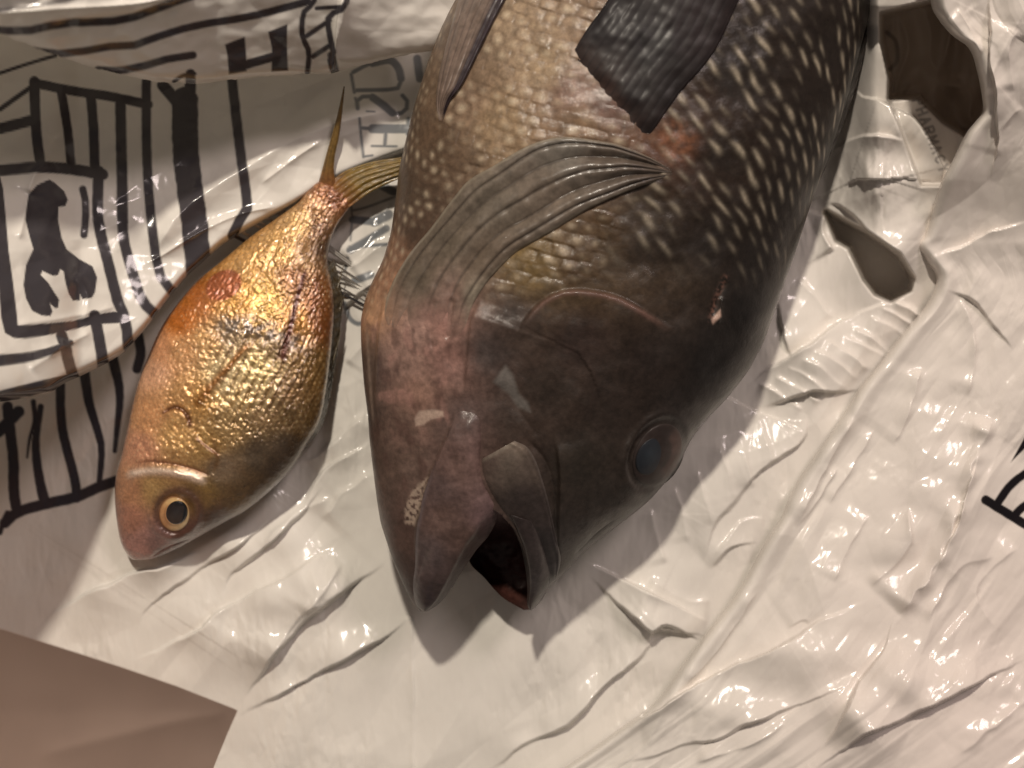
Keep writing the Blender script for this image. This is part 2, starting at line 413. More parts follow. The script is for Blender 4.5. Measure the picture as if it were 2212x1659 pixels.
    GL = {'P': [[(0, 0), (0, 1)], [(0, 1), (.6, 1), (.7, .75), (.6, .5), (0, .5)]], 'H': [[(0, 0), (0, 1)], [(.7, 0), (.7, 1)], [(0, .5), (.7, .5)]],
          'A': [[(0, 0), (.35, 1)], [(.35, 1), (.7, 0)], [(.15, .4), (.55, .4)]], 'R': [[(0, 0), (0, 1)], [(0, 1), (.6, 1), (.7, .75), (.6, .5), (0, .5)], [(.3, .5), (.7, 0)]],
          'M': [[(0, 0), (0, 1)], [(0, 1), (.4, .3)], [(.4, .3), (.8, 1)], [(.8, 1), (.8, 0)]], 'C': [[(.7, .85), (.4, 1), (.1, .8), (0, .5), (.1, .2), (.4, 0), (.7, .15)]],
          'Y': [[(0, 1), (.35, .5)], [(.7, 1), (.35, .5)], [(.35, .5), (.35, 0)]]}
    for n, ch in enumerate("PHARMACY"):
        for st in GL[ch]:
            P = [tuple(A0 + dx * (n * 22.0 + x * 17.0) + dn * (y * 20.0 - 10)) for x, y in st]
            ink_stroke(Mk, U, V, P, 4.6, soft=2.4, val=0.62)
    S([(1916, 70), (1935, 90), (1938, 130), (1922, 150)], 9, val=0.5)
    C = film_colour(U, V)
    bl = sm(640, 780, U) * sm(900, 800, U)
    ic = lin(INK)[None, :] * (1 - bl[:, None]) + lin((66, 80, 96))[None, :] * bl[:, None]
    C += (ic - C) * Mk[:, None]
    C *= (1 - 0.22 * hm[:, None] * np.array([0.7, 0.9, 1.15]))  # shade inside the hollow painted in: film browner and darker
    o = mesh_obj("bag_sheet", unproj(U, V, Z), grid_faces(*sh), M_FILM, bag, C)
    o["label"] = "white crinkled lower layer of the bag that both fish lie on"
    return U, V, Z, sh
main_sheet()

def raised_side():
    """the printed side of the bag that leans in from the left, ending in a lip above the small fish"""
    lip = tab([(-700, 930), (-300, 900), (0, 868), (60, 860), (107, 850), (141, 826), (171, 814), (232, 784), (267, 762), (315, 710), (350, 662),
               (400, 600), (480, 528), (560, 482), (640, 440), (700, 400), (760, 372), (830, 345), (900, 320), (1000, 300)])
    zl = tab([(-700, 860), (-300, 760), (-100, 600), (0, 500), (107, 385), (171, 285), (267, 215), (350, 165), (450, 118), (560, 86), (700, 60), (850, 44), (1000, 30)])
    us = axis(-700, 1000, -40, 960); ts = np.concatenate([np.linspace(-0.9, 0, 20, endpoint=False), np.linspace(0, 0.965, 255, endpoint=False), np.linspace(0.965, 1, 22)])
    U, T = np.meshgrid(us, ts); sh = U.shape; U = U.ravel(); T = T.ravel()
    top = -60.0
    V = top + (lip(U) - top) * T
    D = lip(U) - V                                  # distance above the lip
    Z = zl(U) * (0.55 + 0.45 * np.exp(-(D / 300.0) ** 1.5)) + 14
    Z -= (zl(U) * 0.45 + 18) * np.exp(-D / 5.0)      # rolled under at the lip
    Z += 26 * sm(420, 40, U) * np.exp(-((V - 480) / 190.0) ** 2)
    Z += 5 * fbm(U / 160.0, V / 160.0, 3, 3) + 8 * facet(U * .6 + V * .3, V - U * .2, 120.0, 51) + 3.0 * facet(U * .6, V + U * .4, 50.0, 53) + .8 * facet(U, V, 20.0, 54)
    F = lambda *a, **k: fold(Z, U, V, *a, **k); R = lambda *a, **k: ridge(Z, U, V, *a, **k)
    # the bright ridge that sweeps to the upper right, and the folds beside the print
    R([(330, 560), (380, 470), (470, 400), (560, 345), (640, 300), (740, 262), (860, 236)], 26, 34, p=1.3, e=0.1)
    R([(310, 572), (350, 552), (400, 520), (450, 492), (520, 462), (600, 445)], 9, 8, e=.1)
    R([(60, 420), (70, 390), (84, 366), (110, 345)], 16, 14); R([(40, 520), (50, 480), (62, 420)], 8, 10)
    R([(30, 700), (120, 690), (200, 674), (260, 660)], 7, 9); R([(95, 770), (150, 742), (200, 715)], 9, 9)
    R([(60, 800), (120, 760), (140, 730)], 10, 16); R([(560, 400), (640, 340), (700, 300)], 8, 10)
    R([(160, 590), (190, 640), (180, 700)], 6, 14)
    # ----- print
    Mk = np.zeros(len(U)); S = lambda *a, **k: ink_stroke(Mk, U, V, *a, **k)
    q = .4; o = (0, 0)
    S(zc([(185, 440), (195, 700), (220, 900)], q, o), 23); S(zc([(0, 590), (210, 440)], q, o), 11); S(zc([(0, 395), (150, 345), (300, 300)], q, o), 8)
    S(zc([(190, 450), (400, 492), (600, 522), (800, 565)], q, o), 21)
    S(zc([(330, 490), (365, 700), (385, 900)], q, o), 20); S(zc([(490, 510), (505, 700), (512, 930)], q, o), 22)
    S(zc([(0, 695), (170, 650)], q, o), 24)
    S(zc([(650, 540), (655, 800), (660, 1000), (662, 1200)], q, o), 24); S(zc([(790, 440), (790, 700), (800, 1000), (830, 1300), (862, 1480), (930, 1575)], q, o), 21)
    S(zc([(998, 540), (1002, 800), (1022, 1000), (1050, 1200), (1062, 1350), (1080, 1480)], q, o), 57)
    S(zc([(880, 460), (985, 585)], q, o), 26); S(zc([(1030, 380), (1025, 600)], q, o), 25)
    S(zc([(1248, 380), (1272, 600), (1302, 850), (1330, 1050), (1332, 1140), (1280, 1210), (1255, 1270)], q, o), 22)
    o1 = (0, 354); q1 = .2667
    P = lambda p, **k: ink_poly(Mk, U, V, zc(p, q1, o1), **k); W = lambda p, w, **k: S(zc(p, q1, o1), w, **k)
    P([(-60, 60), (0, 100), (25, 200), (45, 400), (70, 700), (105, 950), (135, 1200), (145, 1310), (400, 1290), (600, 1270), (800, 1215), (930, 1195), (1010, 1215), (1050, 1240),
       (1050, 1275), (960, 1290), (760, 1300), (560, 1350), (400, 1385), (200, 1415), (110, 1410), (40, 1370), (10, 1250), (-20, 900), (-60, 700)])
    W([(-40, 55), (150, 40), (300, 25), (560, 40), (830, 85)], 25)
    W([(800, 60), (790, 300), (800, 500), (850, 700), (900, 900), (950, 1100), (1010, 1250), (1035, 1400), (1040, 1480)], 24)
    W([(985, 280), (1000, 600), (1050, 800), (1110, 1000), (1160, 1120), (1250, 1210)], 23)
    W([(765, 1230), (790, 1350), (825, 1550), (840, 1700)], 25); W([(500, 1390), (530, 1480), (550, 1580), (590, 1720)], 25)
    W([(-40, 1595), (200, 1570), (350, 1535), (430, 1510), (570, 1450)], 27, w2=14)
    W([(-40, 1900), (200, 1838), (450, 1778), (600, 1745)], 27)
    W([(60, 1900), (60, 2000)], 40); W([(0, 1960), (120, 1940)], 30)
    P([(230, 250), (300, 170), (400, 125), (440, 150), (520, 220), (550, 290), (530, 340), (475, 350), (470, 450), (500, 600), (540, 690), (640, 770), (750, 830), (787, 920), (770, 1040),
       (745, 1085), (668, 1095), (650, 1060), (648, 1105), (590, 1108), (555, 1050), (530, 960), (515, 870), (490, 852), (470, 900), (430, 908), (345, 868), (330, 900), (390, 960), (440, 1040), (480, 1100),
       (470, 1165), (445, 1170), (405, 1130), (425, 1195), (410, 1232), (340, 1230), (260, 1190), (210, 1090), (190, 980), (210, 820), (270, 690), (240, 590), (205, 450), (215, 350)])
    W([(670, 205), (690, 300), (692, 450), (680, 575)], 16)
    letters(Mk, U, V)
    C = film_colour(U, V)
    bl_ = sm(640, 780, U)[:, None]
    C += (lin(INK) * (1 - bl_) + lin((66, 80, 96)) * bl_ - C) * (Mk * 0.97)[:, None]
    o = mesh_obj("printed_side", unproj(U, V, Z), grid_faces(*sh), M_FILM, bag, C)
    o["label"] = "raised side of the bag printed with dark bars and a dark seated animal figure"
raised_side()

def rim():
    """bag mouth folded over at the upper left, its edge standing clear of the layers below"""
    edge = tab([(-700, 40), (-200, 50), (0, 72), (50, 92), (100, 112), (200, 146), (330, 176), (420, 182), (470, 176), (560, 166), (650, 160), (720, 158), (760, 146), (850, 124), (940, 108), (1000, 96)])
    ze = tab([(-700, 900), (0, 620), (100, 560), (250, 440), (470, 315), (650, 262), (740, 235), (850, 215), (940, 205), (1000, 200)])
    us = axis(-700, 1000, -40, 985); ts = np.concatenate([np.linspace(-6.5, 0, 70, endpoint=False), np.linspace(0, .96, 80, endpoint=False), np.linspace(.96, 1, 10)])
    U, T = np.meshgrid(us, ts); sh = U.shape; U = U.ravel(); T = T.ravel()
    V = -60 + (edge(U) + 60) * T + (1.8 * perlin(U / 22.0, U * 0, 5) + 1.0 * perlin(U / 7.0, U * 0, 6)) * sm(0.7, 1, T)
    D = edge(U) - V
    rise = 1.0 - .55 * sm(700, 980, U)
    Z = ze(U) + rise * 300 * (1 - np.exp(-D / 300.)) - (ze(U) + rise * 250 - 40) * sm(450, 1400, D) - 14 * np.exp(-D / 8.0)
    Z += 5 * fbm(U / 130.0, V / 90.0, 3, 8) + 5 * facet(U * .8, V * 1.1, 80.0, 61) + 1.5 * facet(U, V, 34.0, 62)
    ridge(Z, U, V, [(-20, 30), (120, 20), (300, 8), (420, -20)], 22, 14, e=.05)
    ridge(Z, U, V, [(720, 160), (726, 100), (742, 30), (750, -30)], 12, 14, e=.05)
    fold(Z, U, V, [(744, -30), (728, 40), (722, 110), (720, 165)], 20, 40, side=-1, e=.05)
    Mk = np.zeros(len(U)); S = lambda *a, **k: ink_stroke(Mk, U, V, *a, **k)
    q = .4; o = (0, 0); L = lambda p, w, **k: S(zc(p, q, o), w, **k)
    L([(-60, 160), (0, 163), (150, 166), (350, 125), (650, 110), (850, 45), (1000, -10), (1150, -60)], 18, soft=2.5)
    L([(180, 275), (300, 290), (400, 285), (600, 250), (750, 240), (900, 180), (1100, 130), (1350, 90), (1660, 8)], 17, soft=2.5)
    L([(530, 378), (650, 380), (800, 350), (900, 320), (1042, 298)], 17, soft=2.5)
    L([(-40, 60), (200, 30), (500, -30)], 8, val=.6, soft=3)
    Pg = lambda p: ink_poly(Mk, U, V, zc(p, q, o), soft=2.2)
    Pg([(1215, 240), (1322, 198), (1330, 300), (1332, 385), (1236, 402), (1228, 300)]); Pg([(1448, 172), (1552, 130), (1550, 250), (1556, 382), (1466, 388), (1468, 260)])
    L([(1320, 352), (1470, 308)], 20, soft=2.2)
    L([(940, 440), (985, 410), (1050, 398)], 9); L([(1028, 400), (1030, 450)], 22)
    L([(1705, -40), (1690, 20), (1640, 70), (1632, 190), (1668, 280), (1660, 390)], 12); L([(1880, -30), (1855, 45), (1775, 90), (1782, 200), (1800, 280), (1782, 335), (1812, 410)], 13)
    L([(1655, 195), (1780, 110)], 11); L([(1690, 305), (1790, 240)], 11); L([(1710, 45), (1860, 35)], 9); L([(1790, 300), (1812, 400)], 18)
    C = film_colour(U, V)
    C += (lin(INK) - C) * (Mk * .97)[:, None]
    o = mesh_obj("folded_rim", unproj(U, V, Z), grid_faces(*sh), M_FILM, bag, C)
    o["label"] = "bag mouth folded over with thin dark lines and a dark letter H"
rim()

def right_side():
    """the upper layer on the right: hem edge runs down to the lower left"""
    E = curve([(1960, -1200), (1990, -400), (2006, -60), (2012, 11), (2030, 46), (2056, 76), (2094, 106), (2112, 160), (2122, 213), (2122, 242), (2106, 264), (2086, 290), (2052, 358),
               (2030, 402), (1996, 500), (1978, 530), (1998, 562), (2022, 602), (2000, 660), (1948, 722), (1900, 786), (1860, 834), (1804, 922), (1740, 1012), (1708, 1066), (1686, 1118), (1650, 1176),
               (1594, 1277), (1538, 1352), (1472, 1440), (1416, 1515), (1332, 1578), (1239, 1645), (1130, 1712), (900, 1850), (500, 2050), (300, 2150)], 900)
    vs = axis(-1150, 2140, -60, 1720)
    ue = np.interp(vs, E[:, 1], E[:, 0])
    n = 430; t = np.concatenate([np.linspace(0, .03, 14, endpoint=False), np.linspace(.03, 1, n)])
    umax = 2330.0; far = np.array([2420, 2550, 2700, 2900.0])
    U = ue[:, None] + (umax - ue)[:, None] * t[None, :]
    U = np.concatenate([U, np.tile(far, (len(vs), 1))], 1)
    V = np.repeat(vs[:, None], U.shape[1], 1); sh = U.shape
    Dr = (U - ue[:, None]).ravel(); U = U.ravel(); V = V.ravel()
    Z = 44 + 40 * sm(0, 400, Dr) + 70 * sm(900, 200, V) + 60 * sm(2150, 2700, U)
    Z += 90 * sm(1250, 1700, V) * sm(1500, 2200, U) * 0.5
    Z -= 34 * np.exp(-Dr / 6.0)
    Z += 12 * np.exp(-((Dr - 26) / 20.0) ** 2)
    calm = 0.4 + 0.6 * sm(-0.1, 0.5, fbm(U / 260.0 + 2, V / 260.0, 2, 71))
    a = U * .55 + V * .83; bb = -U * .83 + V * .55
    a = U * .5 - V * .87; bb = U * .87 + V * .5
    Z += 12 * facet(a * .42, bb, 120.0, 73, .9) + calm * (6.0 * facet(a * .5, bb, 52.0, 75) + 2.4 * facet(a * .6, bb, 24.0, 77) + .9 * facet(a * .6, bb, 11.0, 78))
    Z += 8 * facet(V * .10 + U * .03, Dr, 62.0, 173) + 3.4 * facet(V * .14, Dr, 30.0, 175) * sm(-.3, .3, fbm(U / 200., V / 200., 2, 177))
    Z += .42 * np.maximum(620 - V, 0) * sm(-1100, -300, V) * sm(650, 350, V)
    F = lambda P, h, W, **k: fold(Z, U, V, P, h * 1.25, W * 2.0, wob=1.0, **k); R = lambda P, h, w, **k: ridge(Z, U, V, P, h * 1.1, w * .7, asym=5.0, **k)
    F([(2230, 1414), (2050, 1505), (1883, 1585), (1740, 1668)], 40, 110, side=1, e=.03)
    F([(1939, 1328), (1911, 1389), (1845, 1501), (1752, 1650)], 26, 70, side=-1, e=.1)
    F([(1880, 1290), (1752, 1352), (1645, 1412), (1542, 1459), (1426, 1529), (1260, 1610)], 24, 60, side=-1, e=.08)
    F([(1850, 1470), (1752, 1510), (1566, 1589), (1426, 1627), (1286, 1655)], 26, 45, side=1, e=.08)
    R([(2140, 900), (2130, 932), (2097, 1025), (2069, 1118), (2032, 1202), (2004, 1253), (1939, 1328)], 26, 26, p=1.2, e=.08)
    F([(2120, 950), (2085, 1080), (2040, 1195), (1990, 1275)], 14, 40, side=-1)
    R([(1850, 900), (1800, 980), (1760, 1060), (1725, 1130)], 13, 9); R([(1890, 930), (1840, 1010), (1790, 1090)], 10, 9)
    R([(1810, 1010), (1760, 1090), (1720, 1140)], 8, 6); R([(1640, 1270), (1580, 1365), (1520, 1440), (1470, 1490)], 10, 8)
    R([(1990, 790), (1975, 850), (1955, 910), (1925, 960)], 14, 14); R([(2070, 640), (2100, 700), (2105, 790), (2090, 860)], 12, 10)
    R([(1880, 1110), (1830, 1190), (1800, 1260)], 9, 10); R([(1960, 1090), (1967, 1150), (1960, 1190), (1880, 1270)], 12, 10)
    R([(2150, 1200), (2070, 1230), (2030, 1290), (2000, 1350)], 12, 11); R([(2200, 1180), (2130, 1240), (2110, 1290), (2150, 1360)], 10, 10)
    F([(1752, 1352), (1735, 1340), (1700, 1360)], 8, 20); F([(2140, -40), (2138, 80), (2150, 200), (2152, 300), (2140, 400)], 22, 60, side=-1, e=.05)
    R([(2060, 20), (2090, 50), (2120, 120)], 9, 14); R([(2200, 60), (2180, 110), (2190, 200)], 10, 18); R([(2210, 230), (2170, 270), (2150, 340)], 10, 14)
    F([(2000, 560), (2060, 540), (2140, 500), (2230, 480)], 16, 60, side=1); F([(2040, 620), (2110, 660), (2190, 760)], 12, 60, side=-1)
    R([(2230, 1500), (2150, 1570), (2060, 1640)], 12, 16); R([(1700, 1560), (1640, 1600), (1500, 1650)], 10, 9)
    Mk = np.zeros(len(U)); q = .1867; o = (2035, 885)
    S = lambda p, w, **k: ink_stroke(Mk, U, V, zc(p, q, o), w, soft=1.4, **k)
    S([(505, 1045), (900, 1290), (1500, 1650)], 20); S([(630, 1100), (780, 890), (948, 750), (1300, 560)], 18); S([(820, 1240), (960, 1110), (1300, 900)], 18)
    ink_poly(Mk, U, V, zc([(795, 610), (948, 330), (1300, 100), (1300, 300), (948, 460)], q, o), soft=1.4)
    C = film_colour(U, V); C += (lin((26, 22, 26)) - C) * Mk[:, None]
    ob = mesh_obj("side_layer", unproj(U, V, Z), grid_faces(*sh), M_FILM, bag, C)
    ob["label"] = "upper right layer of the bag with a hem edge and part of a black letter"
right_side()

def corner_flap():
    """slack film of the bag mouth standing up at the lower left, close to the viewer and in shade"""
    top = tab([(-900, 1150), (-300, 1270), (0, 1358), (140, 1402), (264, 1442), (380, 1482), (512, 1534), (530, 1545)])
    rt = tab([(1100, 516), (1534, 514), (1560, 502), (1590, 489), (1659, 461), (1760, 430), (2300, 330)])
    S_, T_ = np.meshgrid(np.linspace(0, 1, 150), np.linspace(0, 1, 110)); sh = S_.shape; s = S_.ravel(); t = T_.ravel()
    u0 = -900 + (512 + 900) * s
    V = top(u0) + (2250 - top(u0)) * t
    U = -900 + (rt(np.maximum(V, 1534)) + 900) * s
    Z = 560 + 140 * (1 - s) - 1.15 * np.minimum(V - top(u0), 480) + 10 * fbm(U / 240, V / 240, 2, 91)
    ridge(Z, U, V, [(60, 1640), (250, 1590), (420, 1550), (520, 1535)], 12, 40)
    C = film_colour(U, V) * np.array([0.90, 0.70, 0.64])  # white film tinted pink-brown: shade and backlight painted into the colour
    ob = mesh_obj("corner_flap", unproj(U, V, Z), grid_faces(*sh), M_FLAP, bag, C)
    ob["label"] = "slack flap of the bag at the lower left corner, pinkish shade in its colour"
corner_flap()

# table top under the bag
tb = bpy.data.meshes.new("table_top")
x = 0.62; z0 = -0.07
tb.from_pydata([(-x, -x, z0), (x, -x, z0), (x, x, z0), (-x, x, z0), (-x, -x, z0 - .03), (x, -x, z0 - .03), (x, x, z0 - .03), (-x, x, z0 - .03)], [],
               [(0, 1, 2, 3), (7, 6, 5, 4), (0, 4, 5, 1), (1, 5, 6, 2), (2, 6, 7, 3), (3, 7, 4, 0)])
tb.materials.append(M_TABLE); to = link(bpy.data.objects.new("table_top", tb)); to["kind"] = "structure"
to["label"] = "brown table top hidden under the spread bag"; to["category"] = "table"

# ------------------------------------------------------------------ the large dark fish
bl = tab([(-1180, 1600), (-950, 1570), (-700, 1420), (-450, 1240), (-200, 1080), (0, 980), (60, 952), (140, 922), (220, 897), (300, 877), (360, 863), (440, 853), (500, 845), (560, 828), (610, 803), (640, 790),
          (690, 779), (750, 780), (830, 786), (900, 795), (950, 798), (1000, 804), (1080, 814), (1130, 822), (1200, 845), (1260, 870), (1300, 890), (1330, 915)])
br = tab([(-1180, 1720), (-950, 1750), (-700, 1870), (-450, 1935), (-200, 1925), (0, 1887), (130, 1852), (220, 1828), (340, 1790), (440, 1752), (540, 1720), (640, 1685), (740, 1650), (800, 1618), (860, 1572),
          (900, 1532), (950, 1492), (985, 1476), (1040, 1440), (1085, 1400), (1140, 1330), (1190, 1262), (1245, 1214), (1262, 1192), (1290, 1170), (1330, 1146)])
bt = tab([(-1180, 40), (-900, 70), (-500, 170), (-100, 212), (300, 218), (700, 200), (900, 178), (1050, 150), (1200, 104), (1300, 66), (1330, 50)])
bs = tab([(-1180, 120), (-500, 185), (0, 205), (700, 205), (1000, 195), (1200, 185), (1330, 172)])

EYE = (1420, 982)
def eye_uv(u, v, c=EYE, ang=-62.0):
    a = math.radians(ang); du, dv = u - c[0], v - c[1]
    return du * math.cos(a) + dv * math.sin(a), -du * math.sin(a) + dv * math.cos(a)

def big_z(u, v):
    """height of the upper flank at plan position (u, v)"""
    u = np.asarray(u, float); v = np.asarray(v, float)
    l, r = bl(v), br(v); s = np.clip((2 * u - l - r) / (r - l), -1, 1)
    c = np.sqrt(1 - s * s)
    z = bs(v) + bt(v) * c ** 0.86
    k = sm(0.02, 0.3, c)
    D = np.zeros(len(u))
    # gill cover edge (head side stands proud), cheek edge, jaw grooves
    fold(D, u, v, [(1110, 760), (1127, 703), (1157, 663), (1188, 640), (1228, 627), (1284, 630), (1335, 642), (1385, 668), (1470, 720)], 11, 130, side=1, edge=5, e=.1)
    fold(D, u, v, [(1040, 640), (1018, 690), (1010, 760), (1002, 850)], 12, 70, side=-1, edge=4, e=.1)
    fold(D, u, v, [(1195, 935), (1206, 1000), (1208, 1060), (1205, 1150), (1210, 1230)], 12, 80, side=-1, edge=5, e=.1)
    ridge(D, u, v, [(1130, 940), (1180, 1000), (1198, 1080), (1205, 1180)], -10, 12)
    ridge(D, u, v, [(1060, 830), (1100, 850), (1130, 900), (1170, 950)], -6, 24)
    fold(D, u, v, [(1010, 850), (985, 890), (945, 985), (915, 1060), (898, 1150), (900, 1240)], 10, 50, side=-1, edge=5, e=.08)
    fold(D, u, v, [(840, 618), (822, 680), (815, 740), (808, 835), (812, 930)], 12, 60, side=-1, edge=4, e=.1)
    ridge(D, u, v, [(980, 640), (972, 700), (968, 740)], -8, 10); ridge(D, u, v, [(940, 640), (930, 700), (935, 760)], -5, 10)
    ridge(D, u, v, [(1535, 690), (1548, 650), (1566, 600)], -6, 9, p=1.6); ridge(D, u, v, [(1552, 700), (1562, 640)], 6, 6)
    ridge(D, u, v, [(1330, 1120), (1290, 1150), (1240, 1200)], -6, 10)
    ridge(D, u, v, [(880, 1330), (905, 1240), (925, 1170)], -4, 10)
    ea, eb = eye_uv(u, v); q = np.sqrt((ea / 92) ** 2 + (eb / 62) ** 2)
    D += 6 * np.exp(-((q - 1.0) / .16) ** 2) + 5 * np.exp(-(q / 0.9) ** 4) - 4 * np.exp(-((q - .86) / .09) ** 2)
    D += 3.0 * fbm(u / 90.0, v / 90.0, 3, 101)
    return z + D * k

FINPOLY = [(1225, 128), (1272, 57), (1314, -2), (1330, -80), (1640, -80), (1584, 26), (1553, 94), (1522, 140), (1480, 187), (1444, 234), (1412, 281), (1384, 314), (1372, 250), (1300, 180)]
BIGPTS = [(1100, 60, (168, 146, 120)), (1180, 150, (168, 146, 118)), (1000, 220, (140, 116, 94)), (950, 300, (104, 84, 66)), (880, 420, (88, 72, 58)), (900, 500, (84, 66, 54)), (1080, 260, (158, 134, 104)),
    (1230, 190, (128, 102, 90)), (1310, 230, (106, 82, 74)), (1260, 270, (130, 106, 82)), (1010, 60, (112, 94, 80)), (1600, 150, (50, 40, 33)), (1750, 300, (38, 31, 27)), (1830, 80, (48, 39, 34)), (1560, 330, (58, 46, 36)),
    (1480, 270, (92, 66, 48)), (1460, 310, (128, 80, 54)), (1400, 450, (82, 66, 50)), (1300, 520, (84, 66, 46)), (1250, 600, (76, 60, 42)), (1150, 570, (118, 98, 62)), (1550, 520, (48, 40, 34)), (1650, 560, (34, 29, 27)), (1450, 560, (62, 51, 41)),
    (1720, 450, (34, 29, 26)), (1250, 740, (60, 47, 42)), (1320, 850, (52, 42, 37)), (1110, 700, (70, 57, 50)), (1050, 760, (70, 60, 57)), (1180, 840, (60, 50, 44)), (1400, 790, (48, 39, 35)), (1550, 800, (36, 32, 31)),
    (1480, 880, (48, 41, 38)), (1640, 680, (32, 28, 27)), (1250, 1000, (50, 43, 37)), (1310, 1090, (54, 47, 42)), (1225, 1190, (66, 60, 57)), (1130, 900, (70, 57, 50)), (900, 720, (140, 113, 103)), (950, 690, (152, 116, 106)), (900, 850, (128, 100, 88)),
    (970, 780, (126, 96, 88)), (850, 920, (92, 74, 66)), (850, 1010, (86, 69, 61)), (880, 1010, (100, 82, 74)), (870, 1150, (80, 62, 56)), (880, 1270, (64, 52, 49)), (795, 800, (78, 65, 61)), (790, 900, (74, 62, 58)),
    (825, 610, (172, 128, 100)), (800, 660, (176, 136, 106)), (845, 540, (150, 112, 88)), (900, 620, (112, 100, 88)), (980, 560, (104, 94, 82)), (880, 780, (132, 106, 96)), (1450, 1010, (46, 39, 37)), (1000, 900, (84, 68, 64)), (980, 1000, (98, 78, 72)), (960, 1150, (88, 71, 65)), (925, 1280, (58, 49, 50))]

def lattice(u, v, p1, p2, ang, seed):
    a = math.radians(ang); q1 = u * math.cos(a) + v * math.sin(a); q2 = -u * math.sin(a) + v * math.cos(a)
    q1 = q1 + 9 * perlin(u / 130.0, v / 130.0, seed) + 4 * perlin(u / 41., v / 41., seed + 3); q2 = q2 + 9 * perlin(u / 130.0 + 5, v / 130.0, seed + 1) + 4 * perlin(u / 41. + 3, v / 41., seed + 4)
    r = np.round(q2 / p2); off = (np.mod(r, 2)) * 0.5
    c = np.round(q1 / p1 - off)
    h = _perm[(_perm[(r.astype(int) + 256) & 511] + c.astype(int)) & 511] / 511.0
    return (q1 - (c + off) * p1), (q2 - r * p2), h

